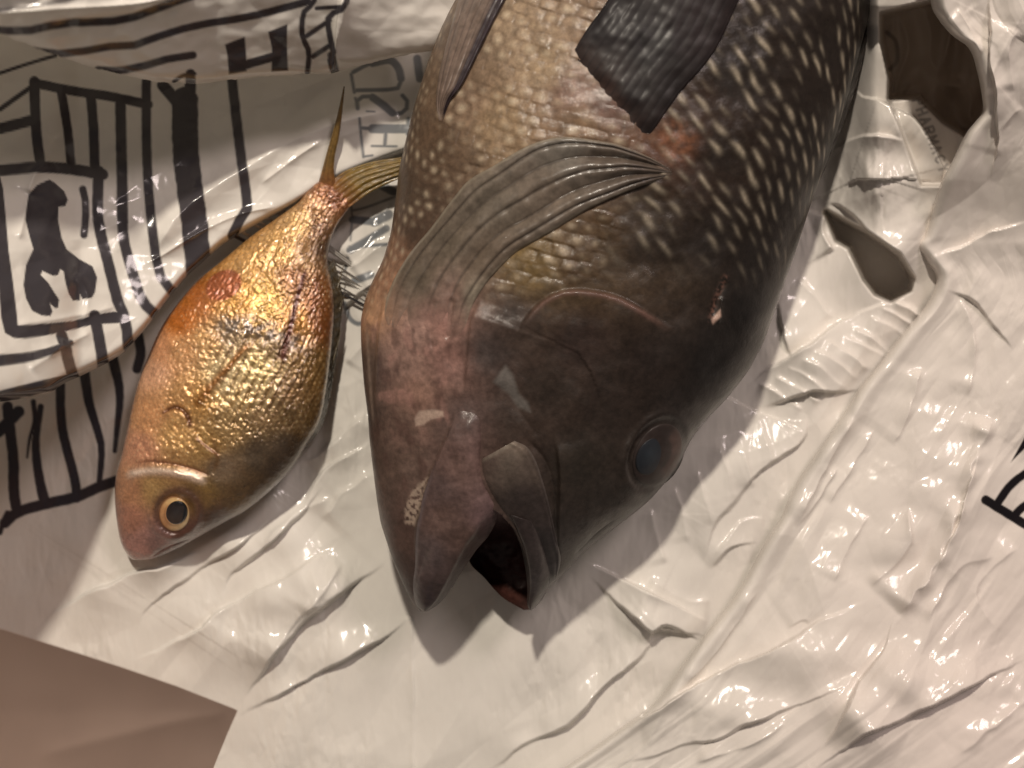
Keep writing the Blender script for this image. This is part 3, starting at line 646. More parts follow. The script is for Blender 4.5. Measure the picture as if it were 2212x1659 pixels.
def big_colour(u, v):
    C = idw(u, v, BIGPTS)
    C *= (1 - .3 * sm(1010, 1100, u) * sm(560, 680, v) - .2 * sm(1400, 1550, u) + .14 * sm(1040, 960, u) * sm(640, 720, v) * sm(1180, 950, v))[:, None]
    n1 = fbm(u / 46.0, v / 46.0, 4, 111); n2 = fbm(u / 13.0, v / 15.0, 3, 113)
    C *= (1 + 0.22 * n1 + 0.16 * n2)[:, None].clip(0.3, 2)
    # bony head: fine speckle; throat: pink mottling
    th = sm(1040, 960, u) * sm(640, 720, v)
    mixc(C, (84, 62, 56), th * sm(0.1, .7, fbm(u / 30.0, v / 60.0, 3, 117)) * .55)
    mixc(C, (160, 122, 112), th * sm(0.15, .8, fbm(u / 36.0 + 7, v / 52.0, 3, 118)) * sm(1000, 850, v) * .5)
    mixc(C, (170, 148, 134), polymask(u, v, [(895, 905), (905, 888), (935, 884), (958, 888), (958, 900), (930, 906), (915, 918), (898, 920)], 3) * .9)
    mixc(C, (168, 150, 134), polymask(u, v, [(905, 1045), (925, 1030), (918, 1060), (908, 1100), (895, 1135), (875, 1130), (875, 1095), (888, 1065)], 5) * sm(-.5, .1, fbm(u / 9., v / 9., 2, 119)) * .85)
    mixc(C, (112, 108, 104), polymask(u, v, [(1066, 825), (1092, 790), (1108, 810), (1120, 850), (1140, 870), (1146, 890), (1120, 880), (1100, 850)], 6) * .75)
    # gill cover rim, paler
    i, d, t = feat(u, v, curve([(1127, 703), (1157, 663), (1188, 640), (1228, 627), (1284, 630), (1335, 642), (1385, 668), (1456, 713)], 24), 30)
    m = np.zeros(len(u)); m[i] = np.exp(-((d - 5) / 6) ** 2) * taper(t, .2); mixc(C, (112, 84, 76), m * .65)
    # scales
    l, r = bl(v), br(v); s = np.clip((2 * u - l - r) / (r - l), -.999, .999)
    ub = (l + r) / 2 + (r - l) / 2 * np.arcsin(s) * .72
    bone = sm(640, 560, v + .12 * (u - 1300) - 40 * sm(1500, 1600, u))
    back = sm(1330, 1480, u + .28 * (v - 200))
    memb = polymask(u, v, [(1433, 364), (1298, 307), (1220, 296), (1147, 312), (1064, 359), (976, 432), (882, 551), (846, 614), (815, 734), (1002, 850), (1010, 700), (1056, 617), (1168, 515), (1350, 416)], 10)
    q1, q2, h = lattice(ub, v, 60.0, 27.0, 63.0, 131)
    spA = np.exp(-np.abs(q1 / (14 + 7 * h)) ** 2.4 - (q2 / (4.4 + 1.2 * h)) ** 2) * sm(.05, .8, h)
    edA = np.exp(-((np.abs(q2) - 11.5) / 3.5) ** 2)
    q1, q2, h2 = lattice(ub, v, 33.0, 28.0, 20.0, 141)
    rr = np.sqrt((q1 / 15.0) ** 2 + (q2 / 13.5) ** 2)
    spB = np.exp(-(rr / (.42 + .2 * h2)) ** 2) * (0.35 + .65 * h2); edB = sm(.7, 1.15, rr)
    wA = bone * back * (1 - memb); wB = bone * (1 - back) * (1 - memb)
    pinkb = sm(0.2, .9, np.exp(-((u - 1270) / 80) ** 2 - ((v - 215) / 60) ** 2)); wB = wB * (1 - .7 * pinkb)
    mixc(C, (27, 21, 18), wA * .75); mixc(C, (140, 130, 114), (wA * spA * 1.15 * sm(700, 330, v)).clip(0, 1))
    C *= (1 - .2 * wB * sm(1150, 950, u))[:, None]; mixc(C, (206, 190, 164), wB * spB * .8 * sm(-.5, .4, fbm(u / 60., v / 60., 2, 149))); mixc(C, (78, 62, 50), wB * (.3 + .3 * edB) * .6)
    m = np.zeros(len(u)); i, d, t = feat(u, v, curve([(792, 690), (795, 760), (801, 850), (808, 930)], 8), 20); m[i] = np.exp(-(d / 3.5) ** 2) * taper(t, .2); mixc(C, (150, 132, 120), m * .6)
    # sore patches
    mixc(C, (128, 84, 60), polymask(u, v, [(1420, 300), (1440, 262), (1470, 264), (1506, 300), (1488, 336), (1450, 350), (1422, 332)], 22) * (.55 + .5 * fbm(u / 18., v / 18., 2, 153)).clip(0, .85))
    m = np.zeros(len(u)); i, d, t = feat(u, v, curve([(1536, 690), (1545, 650), (1566, 600)], 8), 30); m[i] = np.exp(-(d / 6) ** 2)
    mixc(C, (104, 76, 66), m * sm(-.3, .4, fbm(u / 8., v / 8., 2, 151)))
    mixc(C, (190, 160, 145), polymask(u, v, [(1536, 690), (1556, 668), (1558, 684), (1540, 700)], 3) * .8)
    r1 = np.mod(h2 * 37.7, 1) - .5; r2 = np.mod(h2 * 91.3, 1) - .5
    hs = wA * (spA * 1.2 - edA * .5) + wB * ((1 - rr.clip(0, 1.2)) * 1.0 + .16 * r1 * q1 + .22 * r2 * q2)
    return C, hs

big = bpy.data.objects.new("dark_fish", None); link(big)
big["label"] = "large dark fish with open mouth and pale spotted scales, right of the golden fish"
big["category"] = "fish"

MOUTH = [(1056, 1096), (1084, 1112), (1112, 1145), (1132, 1190), (1150, 1240), (1160, 1345), (895, 1345), (925, 1300), (952, 1262), (985, 1205), (1020, 1150)]
def big_body():
    vs = np.concatenate([np.arange(-1180, -60, 22.0), np.arange(-60, 1322, 2.7)])
    nt, nb = 440, 44
    ph = np.concatenate([np.linspace(0, np.pi, nt, endpoint=False), np.linspace(np.pi, 2 * np.pi, nb, endpoint=False)])
    PH, V = np.meshgrid(ph, vs); sh = PH.shape; PH = PH.ravel(); V = V.ravel()
    l, r = bl(V), br(V); U = (l + r) / 2 - (r - l) / 2 * np.cos(PH)
    topm = PH <= np.pi
    Zt = big_z(U, V); hb = bs(V) * sm(1340, 900, V) * .97 + 45 * sm(900, 1200, V) + 15
    Zb = bs(V) - hb * np.sqrt(np.clip(1 - np.cos(PH) ** 2, 0, 1)) ** 0.8
    C, hs = big_colour(U, V)
    Z = np.where(topm, Zt + hs * np.sin(PH).clip(0, 1), Zb)
    C = np.where(topm[:, None], C, C * .8)
    co = unproj(U, V, Z)
    F = grid_faces(*sh, wrap=True)
    cu = U[F].mean(1); cv = V[F].mean(1)
    F = F[~inpoly(cu, cv, MOUTH)]
    n = sh[1]
    co = np.vstack([co, co[:n].mean(0, keepdims=True)]); C = np.vstack([C, C[:n].mean(0, keepdims=True)])
    a = np.arange(n); cap = np.stack([np.full(n, len(co) - 1), (a + 1) % n, a, a], -1)
    mesh_obj("body", co, np.vstack([F, cap]), M_BIG, big, C)
big_body()

def lobe(name, Lp, Rp, zfun, cfun, mat, parent, nt=120, ns=50, thick=20.0, alpha=None, round_edge=True):
    """a closed part between two traced edges: upper surface from zfun(u, v, s, t), s in -1..1 across, t along"""
    L = curve(Lp, nt); R = curve(Rp, nt)
    s = -np.cos(np.linspace(0, np.pi, ns))
    S, T = np.meshgrid(s, np.linspace(0, 1, nt)); ti = np.repeat(np.arange(nt), ns)
    S = S.ravel(); T = T.ravel()
    U = L[ti, 0] * (1 - S) / 2 + R[ti, 0] * (1 + S) / 2; V = L[ti, 1] * (1 - S) / 2 + R[ti, 1] * (1 + S) / 2
    Z = zfun(U, V, S, T); C = cfun(U, V, S, T)
    tk = thick(T) if callable(thick) else thick
    Zb = Z - tk * np.sqrt(np.clip(1 - S * S, 0, 1)) * np.sqrt(np.clip(1 - (2 * T - 1) ** 8, 0, 1)) - .4
    ct = unproj(U, V, Z); cb = unproj(U, V, Zb); N = len(U)
    Ft = grid_faces(nt, ns); Fb = Ft[:, ::-1] + N
    b = np.concatenate([np.arange(ns - 1), np.arange(nt - 1) * ns + ns - 1, (nt - 1) * ns + np.arange(ns - 1, 0, -1), np.arange(nt - 1, 0, -1) * ns])
    b2 = np.roll(b, -1)
    Fs = np.stack([b2, b, b + N, b2 + N], -1)
    return mesh_obj(name, np.vstack([ct, cb]), np.vstack([Ft, Fb, Fs]), mat, parent, np.vstack([C, C * .8]), None if alpha is None else np.full(2 * N, alpha))

dome = lambda S: np.sqrt(np.clip(1 - S * S, 0, 1))
def mott(C, u, v, a=0.2, s1=30., s2=10., seed=7):
    return C * (1 + a * fbm(u / s1, v / s1 * .7, 3, seed) + a * .6 * fbm(u / s2, v / s2, 2, seed + 2))[:, None]

# lower jaw
def jaw_c(u, v, S, T):
    C = idw(u, v, [(1020, 860, (84, 70, 68)), (1000, 900, (86, 70, 66)), (990, 1000, (106, 84, 78)), (1020, 980, (112, 90, 86)), (940, 1060, (92, 76, 74)), (960, 1120, (98, 78, 72)), (1050, 1120, (110, 88, 88)), (1000, 1160, (84, 66, 60)), (920, 1200, (88, 76, 76)), (915, 1290, (56, 47, 50)), (960, 1280, (70, 57, 55)), (1010, 1220, (72, 57, 52))])
    C = mott(C, u, v, .22, 40., 12., 161)
    mixc(C, (112, 104, 110), np.exp(-((S + .94) / .06) ** 2) * sm(.3, .5, T) * .4)
    return C
def jaw_z(u, v, S, T):
    return big_z(u, v) - 7 + 27 * dome(S) * sm(0, .25, T) + 2 * fbm(u / 40., v / 40., 2, 163) - 50 * sm(.55, 1, S) * sm(.45, .6, T)
lobe("lower_jaw", [(1008, 846), (990, 876), (965, 936), (939, 997), (919, 1048), (904, 1104), (896, 1159), (895, 1220), (891, 1266), (897, 1304), (912, 1320)],
     [(1030, 850), (1040, 900), (1041, 952), (1038, 997), (1045, 1043), (1060, 1072), (1076, 1110), (1058, 1154), (1028, 1190), (995, 1240), (965, 1286), (945, 1307), (922, 1321)],
     jaw_z, jaw_c, M_BIG, big, 200, 70, lambda T: 20 + 120 * sm(.5, .85, T))
# mouth lining
def lin_c(u, v, S, T):
    C = idw(u, v, [(1060, 1100, (120, 98, 98)), (1090, 1130, (96, 74, 74)), (1075, 1170, (60, 36, 34)), (1060, 1210, (62, 30, 27)), (1100, 1220, (66, 31, 28)), (1110, 1290, (72, 44, 38)), (1060, 1255, (66, 38, 32)), (1135, 1310, (60, 42, 38)), (1025, 1200, (60, 46, 44))])
    return mott(C, u, v, .25, 26., 9., 171)
def lin_z(u, v, S, T):
    return 225 - 110 * sm(0, .35, T) - 58 * dome(S) * sm(.02, .4, T) * sm(1.05, .75, T) + 3 * fbm(u / 20., v / 20., 2, 173)
lobe("mouth_lining", [(1040, 1085), (1035, 1130), (1012, 1205), (1048, 1250), (1085, 1290), (1132, 1318)], [(1110, 1085), (1125, 1140), (1140, 1180), (1150, 1225), (1156, 1266), (1150, 1317)],
     lin_z, lin_c, M_BIG, big, 90, 50, 26)
# upper lip and maxilla
def lip_c(u, v, S, T):
    C = idw(u, v, [(1120, 1150, (50, 42, 41)), (1150, 1200, (58, 51, 50)), (1160, 1260, (66, 60, 60)), (1148, 1305, (52, 44, 42))])
    return mott(C, u, v, .2, 30., 9., 181)
lobe("upper_lip", [(1090, 1108), (1107, 1140), (1124, 1180), (1134, 1225), (1139, 1266), (1138, 1300), (1143, 1317)], [(1160, 1130), (1172, 1170), (1184, 1215), (1190, 1245), (1182, 1275), (1168, 1300), (1148, 1319)],
     lambda u, v, S, T: big_z(u, v) - 8 + 24 * dome(S) - 30 * sm(-.6, -1, S), lip_c, M_BIG, big, 120, 40, 60)
def max_c(u, v, S, T):
    C = idw(u, v, [(1055, 1000, (92, 78, 72)), (1110, 965, (112, 100, 90)), (1100, 1000, (88, 78, 70)), (1140, 1010, (76, 66, 60)), (1130, 1080, (52, 44, 42)), (1170, 1100, (54, 46, 44)), (1180, 1180, (46, 41, 41)), (1195, 1240, (50, 45, 46))])
    C = mott(C, u, v, .18, 34., 10., 191)
    mixc(C, (140, 130, 118), np.exp(-((T - .012) / .016) ** 2) * .6); mixc(C, (120, 112, 108), np.exp(-((S - .95) / .05) ** 2) * .35)
    return C
lobe("upper_jaw_plate", [(1040, 992), (1043, 1025), (1058, 1062), (1081, 1099), (1107, 1134), (1130, 1175), (1152, 1215), (1174, 1250), (1188, 1262)], [(1112, 952), (1140, 966), (1160, 998), (1174, 1040), (1184, 1075), (1194, 1119), (1206, 1174), (1212, 1210), (1203, 1250)],
     lambda u, v, S, T: big_z(u, v) - 5 + 22 * dome(S) * (1 - .5 * T) + 5 * np.exp(-((S - .8) / .15) ** 2) - 6 * np.exp(-((S + .1) / .3) ** 2) * sm(.5, .8, T), max_c, M_BIG, big, 150, 50, 40)

# gill membrane: pleated skin sweeping round from the shoulder to the throat
def mem_fold(S, T, u, v):
    w = S * 8.4 + 1.0 * perlin(T * 2.2, S * 1.2, 201) + .35 * perlin(T * 7, S * 1.5, 204)
    return np.abs(np.sin(w)) ** .7, np.sin(w * 1.0 + 2.0)
def mem_z(u, v, S, T):
    a, b = mem_fold(S, T, u, v)
    e = sm(0, .12, T) * sm(.99, .70, T)
    return big_z(u, v) - 5 + (13 * dome(S) ** .5 + 7 * a + 5 * b) * (.25 * sm(.97, .7, T) + .75 * e) + 1.2 * fbm(u / 40., v / 40., 2, 203)
def mem_c(u, v, S, T):
    a, b = mem_fold(S, T, u, v)
    C = idw(u, v, [(1400, 375, (86, 76, 68)), (1300, 350, (96, 86, 77)), (1220, 320, (112, 106, 98)), (1180, 420, (108, 97, 86)), (1060, 440, (106, 97, 86)), (960, 520, (104, 94, 82)), (1060, 560, (104, 92, 80)), (900, 600, (98, 88, 76)), (980, 640, (128, 104, 94)), (930, 700, (142, 112, 102)), (860, 690, (104, 90, 80)), (1020, 640, (124, 116, 102))])
    C = mott(C, u, v, .16, 36., 9., 205)
    mixc(C, (58, 50, 44), sm(.55, .12, a) * .62 * sm(.98, .72, T))
    w = sm(.74, .98, T)[:, None]; C = C * (1 - w) + big_colour(u, v)[0] * w
    mixc(C, (150, 142, 126), np.exp(-((S + .97) / .03) ** 2) * .55 + np.exp(-((S - .96) / .035) ** 2) * .5 * sm(.95, .7, T))
    return C
lobe("gill_membrane", [(1450, 366), (1400, 338), (1340, 314), (1298, 305), (1220, 296), (1147, 312), (1064, 359), (1012, 390), (976, 432), (929, 494), (882, 551), (846, 614), (825, 680), (818, 745), (822, 800)],
     [(1452, 378), (1433, 386), (1350, 416), (1272, 452), (1220, 484), (1168, 515), (1116, 546), (1064, 596), (1036, 634), (1018, 668), (1010, 705), (1002, 735), (985, 760), (960, 785)],
     mem_z, mem_c, M_FIN, big, 330, 110, 10)

# fins
def rays(S, n, T, wob=.6, seed=211): return np.abs(np.sin(S * n + wob * perlin(T * 4, S * 3, seed)))
def pec_c(u, v, S, T):
    C = .55 * idw(u, v, [(1300, 60, (40, 35, 38)), (1400, 100, (36, 32, 34)), (1530, 60, (54, 45, 46)), (1250, 135, (70, 58, 55)), (1310, 225, (84, 66, 60)), (1350, 280, (70, 54, 50)), (1400, 290, (42, 35, 35)), (1370, 200, (40, 34, 35)), (1450, 180, (42, 36, 36)), (1500, -100, (40, 34, 36))])
    mixc(C, (24, 21, 23), sm(.5, .1, rays(S, 20, T, .25)) * .4); return mott(C, u, v, .15, 40, 8, 213)
lobe("pectoral_fin", [(1228, 132), (1248, 95), (1272, 57), (1314, -2), (1380, -120), (1450, -240)], [(1385, 316), (1412, 281), (1444, 234), (1480, 187), (1522, 140), (1553, 94), (1584, 26), (1630, -80), (1640, -210)],
     lambda u, v, S, T: big_z(u, v) - 3 + (11 + 9 * T) * dome(S) ** .35 * sm(0, .12, T) + .5 * rays(S, 20, T, .25), pec_c, M_PEC, big, 150, 150, 6)
def pel_c(u, v, S, T):
    C = np.tile(lin((112, 96, 86)), (len(u), 1)); mixc(C, (46, 36, 42), sm(.35, .6, S)); mixc(C, (66, 54, 50), sm(.4, .1, rays(S, 9, T)) * .6)
    return mott(C, u, v, .2, 30, 9, 217)
lobe("pelvic_fin", [(948, 262), (942, 220), (948, 160), (964, 95), (992, -5), (1030, -120), (1080, -230)], [(956, 264), (972, 218), (1000, 180), (1040, 100), (1090, 2), (1160, -120), (1200, -220)],
     lambda u, v, S, T: big_z(u, v) - 2 + 16 * dome(S) ** .5 * sm(0, .15, T) + 3 * rays(S, 9, T), pel_c, M_FIN, big, 120, 50, 8)
def tail_c(u, v, S, T):
    C = np.tile(lin((46, 40, 38)), (len(u), 1)); mixc(C, (24, 21, 22), sm(.4, .1, rays(S, 22, T)) * .6); return C
lobe("tail_fin", [(1608, -1150), (1560, -1300), (1530, -1480), (1540, -1600)], [(1712, -1150), (1790, -1290), (1850, -1460), (1870, -1580)],
     lambda u, v, S, T: 125 + 20 * dome(S) + 3 * rays(S, 22, T), tail_c, M_FIN, big, 40, 80, 10)
def dor_c(u, v, S, T):
    C = np.tile(lin((44, 37, 34)), (len(u), 1)); mixc(C, (20, 17, 17), sm(.5, .1, rays(T * 2 - 1, 60, S)) * .5); return C
lobe("dorsal_fin", [(1690, 560), (1735, 440), (1775, 340), (1815, 220), (1838, 130), (1872, 0), (1905, -200), (1915, -450), (1850, -700)], [(1693, 566), (1748, 442), (1792, 342), (1838, 222), (1864, 130), (1902, 0), (1960, -200), (1990, -450), (1900, -720)],
     lambda u, v, S, T: 205 - 40 * (S + 1) / 2 + 6 * rays(T * 2 - 1, 60, S), dor_c, M_FIN, big, 260, 24, 14)

# eye of the large fish: cloudy lens in a dark ring
def disc_eye(name, c, ra, rb, ang, zf, cf, mat, parent, dome_h, thick=12.0, nr=26, na=96):
    a = math.radians(ang); r = np.linspace(0, 1, nr)[1:]; th = np.linspace(0, 2 * np.pi, na, endpoint=False)
    Rr, Th = np.meshgrid(r, th, indexing='ij'); Rr = Rr.ravel(); Th = Th.ravel()
    Rr = np.concatenate([[0], Rr]); Th = np.concatenate([[0], Th])
    ea = ra * Rr * np.cos(Th); eb = rb * Rr * np.sin(Th)
    U = c[0] + ea * math.cos(a) - eb * math.sin(a); V = c[1] + ea * math.sin(a) + eb * math.cos(a)
    Z = zf(U, V) + dome_h * (1 - Rr ** 2) - thick * sm(.86, 1, Rr)
    i = np.arange(nr - 2)[:, None]; j = np.arange(na)[None, :]; j2 = (j + 1) % na
    F = np.stack([1 + i * na + j, 1 + (i + 1) * na + j, 1 + (i + 1) * na + j2, 1 + i * na + j2], -1).reshape(-1, 4)
    k = np.arange(na); F0 = np.stack([np.zeros(na, int), 1 + k, 1 + (k + 1) % na, 1 + (k + 1) % na], -1)
    return mesh_obj(name, unproj(U, V, Z), np.vstack([F0, F])[:, ::-1][:, [1, 2, 3, 0]] if False else np.vstack([F0, F]), mat, parent, cf(Rr, Th, U, V))
def e_c(Rr, Th, U, V):
    C = np.tile(lin((48, 40, 38)), (len(Rr), 1))
    mixc(C, (84, 64, 58), sm(.35, .8, np.cos(Th - 1.2)) * sm(.45, .6, Rr) * sm(.95, .8, Rr) * .8)
    mixc(C, (34, 30, 30), sm(.86, .97, Rr)); C *= (1 + .2 * fbm(U / 14., V / 14., 3, 221))[:, None]
    return C
zeye = lambda u, v: big_z(np.full(len(u), EYE[0] - 6.0), np.full(len(u), EYE[1] * 1.0)) * 0 + big_z(u, v)
eye = disc_eye("eye", EYE, 80, 54, -62, zeye, e_c, M_DULL, big, 9)
def p_c(Rr, Th, U, V):
    C = np.tile(lin((36, 40, 46)), (len(Rr), 1)); mixc(C, (50, 57, 64), sm(.7, 0, Rr) * .7); mixc(C, (30, 28, 28), sm(.75, 1, Rr)); return C
disc_eye("pupil", (EYE[0] - 14, EYE[1] + 4), 48, 33, -62, lambda u, v: zeye(u, v) + 5, p_c, M_DULL, eye, 6, 8)

# ------------------------------------------------------------------ the small golden fish
SL = [(742, 418), (712, 396), (688, 392), (662, 414), (640, 440), (590, 476), (540, 512), (480, 562), (425, 608), (380, 660), (345, 712), (320, 770), (300, 820), (285, 880), (274, 930), (262, 985), (250, 1030), (248, 1080), (254, 1140), (264, 1180), (282, 1206), (300, 1210)]
SR = [(748, 422), (756, 432), (756, 446), (742, 466), (726, 490), (712, 528), (709, 570), (717, 610), (722, 660), (719, 720), (713, 780), (706, 830), (698, 880), (686, 920), (662, 960), (632, 1010), (582, 1062), (530, 1104), (480, 1132), (430, 1160), (380, 1187), (335, 1206), (304, 1211)]
SLC = curve(SL, 420); SRC = curve(SR, 420)
s_t = tab([(0, 12), (.08, 24), (.2, 52), (.4, 88), (.6, 96), (.75, 86), (.88, 58), (.96, 32), (1, 6)])
s_s = tab([(0, 62), (.2, 72), (.5, 92), (.75, 92), (.9, 74), (1, 58)])
SMALLPTS = [(720, 425, (134, 84, 52)), (690, 410, (150, 100, 62)), (680, 440, (176, 136, 94)), (650, 480, (200, 164, 112)), (610, 540, (200, 160, 102)), (690, 490, (140, 106, 78)), (700, 540, (104, 78, 58)), (540, 560, (208, 164, 104)), (660, 560, (168, 134, 96)),
    (420, 640, (196, 130, 62)), (390, 690, (188, 118, 54)), (520, 650, (204, 156, 86)), (570, 650, (214, 176, 104)), (640, 600, (156, 112, 74)), (690, 640, (146, 98, 58)), (710, 700, (140, 88, 46)), (630, 700, (190, 142, 76)),
    (330, 800, (214, 170, 138)), (345, 760, (206, 156, 118)), (390, 760, (204, 158, 112)), (400, 850, (202, 158, 108)), (450, 740, (196, 156, 106)), (500, 730, (150, 128, 100)), (600, 740, (150, 126, 92)), (480, 810, (206, 184, 142)), (555, 800, (222, 196, 138)), (530, 860, (196, 164, 112)),
    (620, 840, (140, 110, 74)), (680, 800, (146, 116, 72)), (560, 900, (146, 120, 86)), (640, 900, (124, 100, 66)), (620, 970, (84, 70, 56)), (560, 980, (96, 82, 66)), (500, 920, (164, 136, 94)), (430, 860, (200, 158, 98)), (320, 900, (206, 156, 112)), (300, 970, (200, 150, 120)), (380, 940, (206, 166, 112)), (450, 960, (176, 142, 90)), (480, 1010, (130, 112, 92)),
    (330, 1055, (172, 142, 96)), (280, 1060, (180, 136, 104)), (275, 1120, (168, 124, 104)), (300, 1180, (160, 124, 116)), (340, 1170, (140, 112, 108)), (400, 1165, (88, 60, 54)), (440, 1070, (128, 104, 62)), (500, 1080, (100, 80, 54)), (560, 1050, (86, 68, 46)), (600, 1010, (78, 62, 46)), (470, 1120, (76, 54, 42))]
SEYE = (377, 1111)

def small_colour(u, v):
    C = idw(u, v, SMALLPTS, 2.6, 200.0)
    C = C ** 1.14 * 1.2
    ax = (u * .49 - v * .87); ay = (u * .87 + v * .49)
    C *= (1 + .16 * fbm(u / 40., v / 40., 3, 301) + .16 * fbm(u / 9., v / 9., 2, 303))[:, None].clip(.3, 2)
    # rows of scales follow the body
    q1, q2, h = lattice(u, v, 12.5, 9.4, -64.0, 311)
    rr = np.sqrt((q1 / 6.2) ** 2 + (q2 / 5.1) ** 2)
    sc_m = sm(1010, 960, v + .25 * (u - 450)) * sm(300, 400, u + (v - 700) * .35)
    mixc(C, (92, 66, 36), sm(.7, 1.15, rr) * sc_m * .42 * sm(380, 560, u)); mixc(C, (250, 226, 176), sm(.6, .1, rr) * sc_m * h * .35)
    C *= (1 + .24 * (h - .5) * sc_m)[:, None]
    # dark lengthwise scale rows on the bright flank
    ln = np.sin(ay / 19.0 * 2 * np.pi + 1.5 * perlin(ax / 90., ay / 60., 313))
    fl = polymask(u, v, [(500, 860), (470, 760), (560, 730), (700, 740), (700, 900), (640, 930), (560, 890)], 40)
    mixc(C, (90, 64, 34), sm(.3, .9, ln) * fl * .65); mixc(C, (244, 222, 176), polymask(u, v, [(470, 850), (450, 760), (540, 745), (620, 790), (590, 870), (520, 890)], 40) * sm(.2, -.7, ln) * .45)
    # grey saddle band, red streak, sores
    m = np.zeros(len(u)); i, d, t = feat(u, v, curve([(430, 715), (500, 700), (570, 712), (650, 745), (700, 760)], 10), 70); m[i] = np.exp(-(d / 22) ** 2) * taper(t, .25)
    mixc(C, (112, 100, 92), m * sm(-.6, .3, fbm(u / 16., v / 16., 2, 317)) * .9)
    m[:] = 0; i, d, t = feat(u, v, curve([(664, 575), (648, 620), (632, 690), (618, 745), (605, 790)], 10), 30); m[i] = np.exp(-(d / (5 + 5 * t)) ** 2) * taper(t, .1)
    mixc(C, (84, 38, 20), (m * 1.1).clip(0, 1))
    m[:] = 0; i, d, t = feat(u, v, curve([(690, 580), (680, 640), (664, 720)], 10), 30); m[i] = np.exp(-(d / 8) ** 2) * taper(t, .3); mixc(C, (112, 58, 32), m * .5)
    e = np.sqrt(((u - 483) * .86 + (v - 616) * -.5) ** 2 / 40. ** 2 + ((u - 483) * .5 + (v - 616) * .86) ** 2 / 30. ** 2)
    mixc(C, (164, 88, 48), sm(1.05, .9, e) * .95); mixc(C, (150, 78, 44), np.exp(-((e - .95) / .12) ** 2) * .6)
    mixc(C, (170, 96, 48), polymask(u, v, [(400, 620), (440, 600), (460, 650), (440, 680), (400, 670)], 20) * .6)
    m[:] = 0; i, d, t = feat(u, v, curve([(545, 735), (500, 785), (460, 830), (415, 885)], 10), 30); m[i] = np.exp(-(d / (5 + 8 * t)) ** 2) * taper(t, .1); mixc(C, (150, 96, 34), m * .95)
    # pectoral slit, cheek bands, dark snout
    m[:] = 0; i, d, t = feat(u, v, curve([(352, 892), (375, 880), (395, 886), (408, 905), (410, 918)], 10), 20); m[i] = np.exp(-(d / (3 + 4 * t)) ** 2); mixc(C, (88, 44, 18), m * .95)
    m[:] = 0; i, d, t = feat(u, v, curve([(266, 1034), (290, 1022), (340, 1018), (400, 1026), (452, 1044)], 10), 30); m[i] = np.exp(-(d / 8) ** 2) * taper(t, .15); mixc(C, (250, 226, 206), m * .85)
    m[:] = 0; i, d, t = feat(u, v, curve([(290, 1000), (330, 996), (400, 1008), (460, 1030)], 10), 20); m[i] = np.exp(-(d / 4) ** 2) * taper(t, .2); mixc(C, (140, 92, 66), m * .8)
    m[:] = 0; i, d, t = feat(u, v, curve([(452, 930), (470, 985), (458, 1030)], 8), 20); m[i] = np.exp(-(d / 5) ** 2) * taper(t, .3); mixc(C, (120, 84, 44), m * .7)
    m[:] = 0; i, d, t = feat(u, v, curve([(410, 935), (440, 960), (480, 990)], 8), 20); m[i] = np.exp(-(d / 4) ** 2) * taper(t, .3); mixc(C, (110, 60, 28), m * .8)
    r = np.hypot(u - SEYE[0] - 8, v - SEYE[1] + 6); mixc(C, (84, 54, 44), np.exp(-((r - 46) / 13) ** 2) * .85)
    mixc(C, (70, 40, 34), polymask(u, v, [(330, 1212), (345, 1185), (395, 1172), (430, 1165), (400, 1190), (350, 1210)], 8) * .8)
    r1 = np.mod(h * 37.7, 1) - .5; r2 = np.mod(h * 91.3, 1) - .5
    hs = sc_m * ((1 - rr.clip(0, 1.3)) * .8 + 1.5 * r1 * np.abs(r1) * q1 + 2.2 * r2 * np.abs(r2) * q2) + .5 * (1 - sc_m) * perlin(u / 6., v / 6., 307)
    return C, hs

def small_z(u, v, S, T):
    z = s_s(T) + s_t(T) * dome(S) ** .72
    D = np.zeros(len(u))
    ridge(D, u, v, [(352, 892), (375, 880), (395, 886), (408, 905), (410, 918)], -7, 5, p=1.5); fold(D, u, v, [(345, 900), (375, 884), (398, 890), (410, 915)], 5, 22, side=1)
    ridge(D, u, v, [(266, 1034), (290, 1022), (340, 1018), (400, 1026), (452, 1044)], 5, 9, p=1.6); ridge(D, u, v, [(285, 1004), (330, 998), (400, 1008), (460, 1030)], -4, 4)
    fold(D, u, v, [(480, 990), (440, 960), (412, 935)], 4, 30, side=-1); ridge(D, u, v, [(545, 735), (500, 785), (460, 830), (415, 885)], 4, 9, p=2)
    ridge(D, u, v, [(648, 620), (632, 690), (612, 770)], -2.5, 7)
    r = np.hypot((u - SEYE[0]) / 1.0, v - SEYE[1]); D += 5 * np.exp(-((r - 50) / 10) ** 2) - 4 * np.exp(-((r - 38) / 7) ** 2)
    ridge(D, u, v, [(322, 1207), (360, 1182), (420, 1160)], -6, 7)
    D += 2.2 * fbm(u / 45., v / 45., 3, 321)
    return z + D * sm(.05, .35, dome(S))

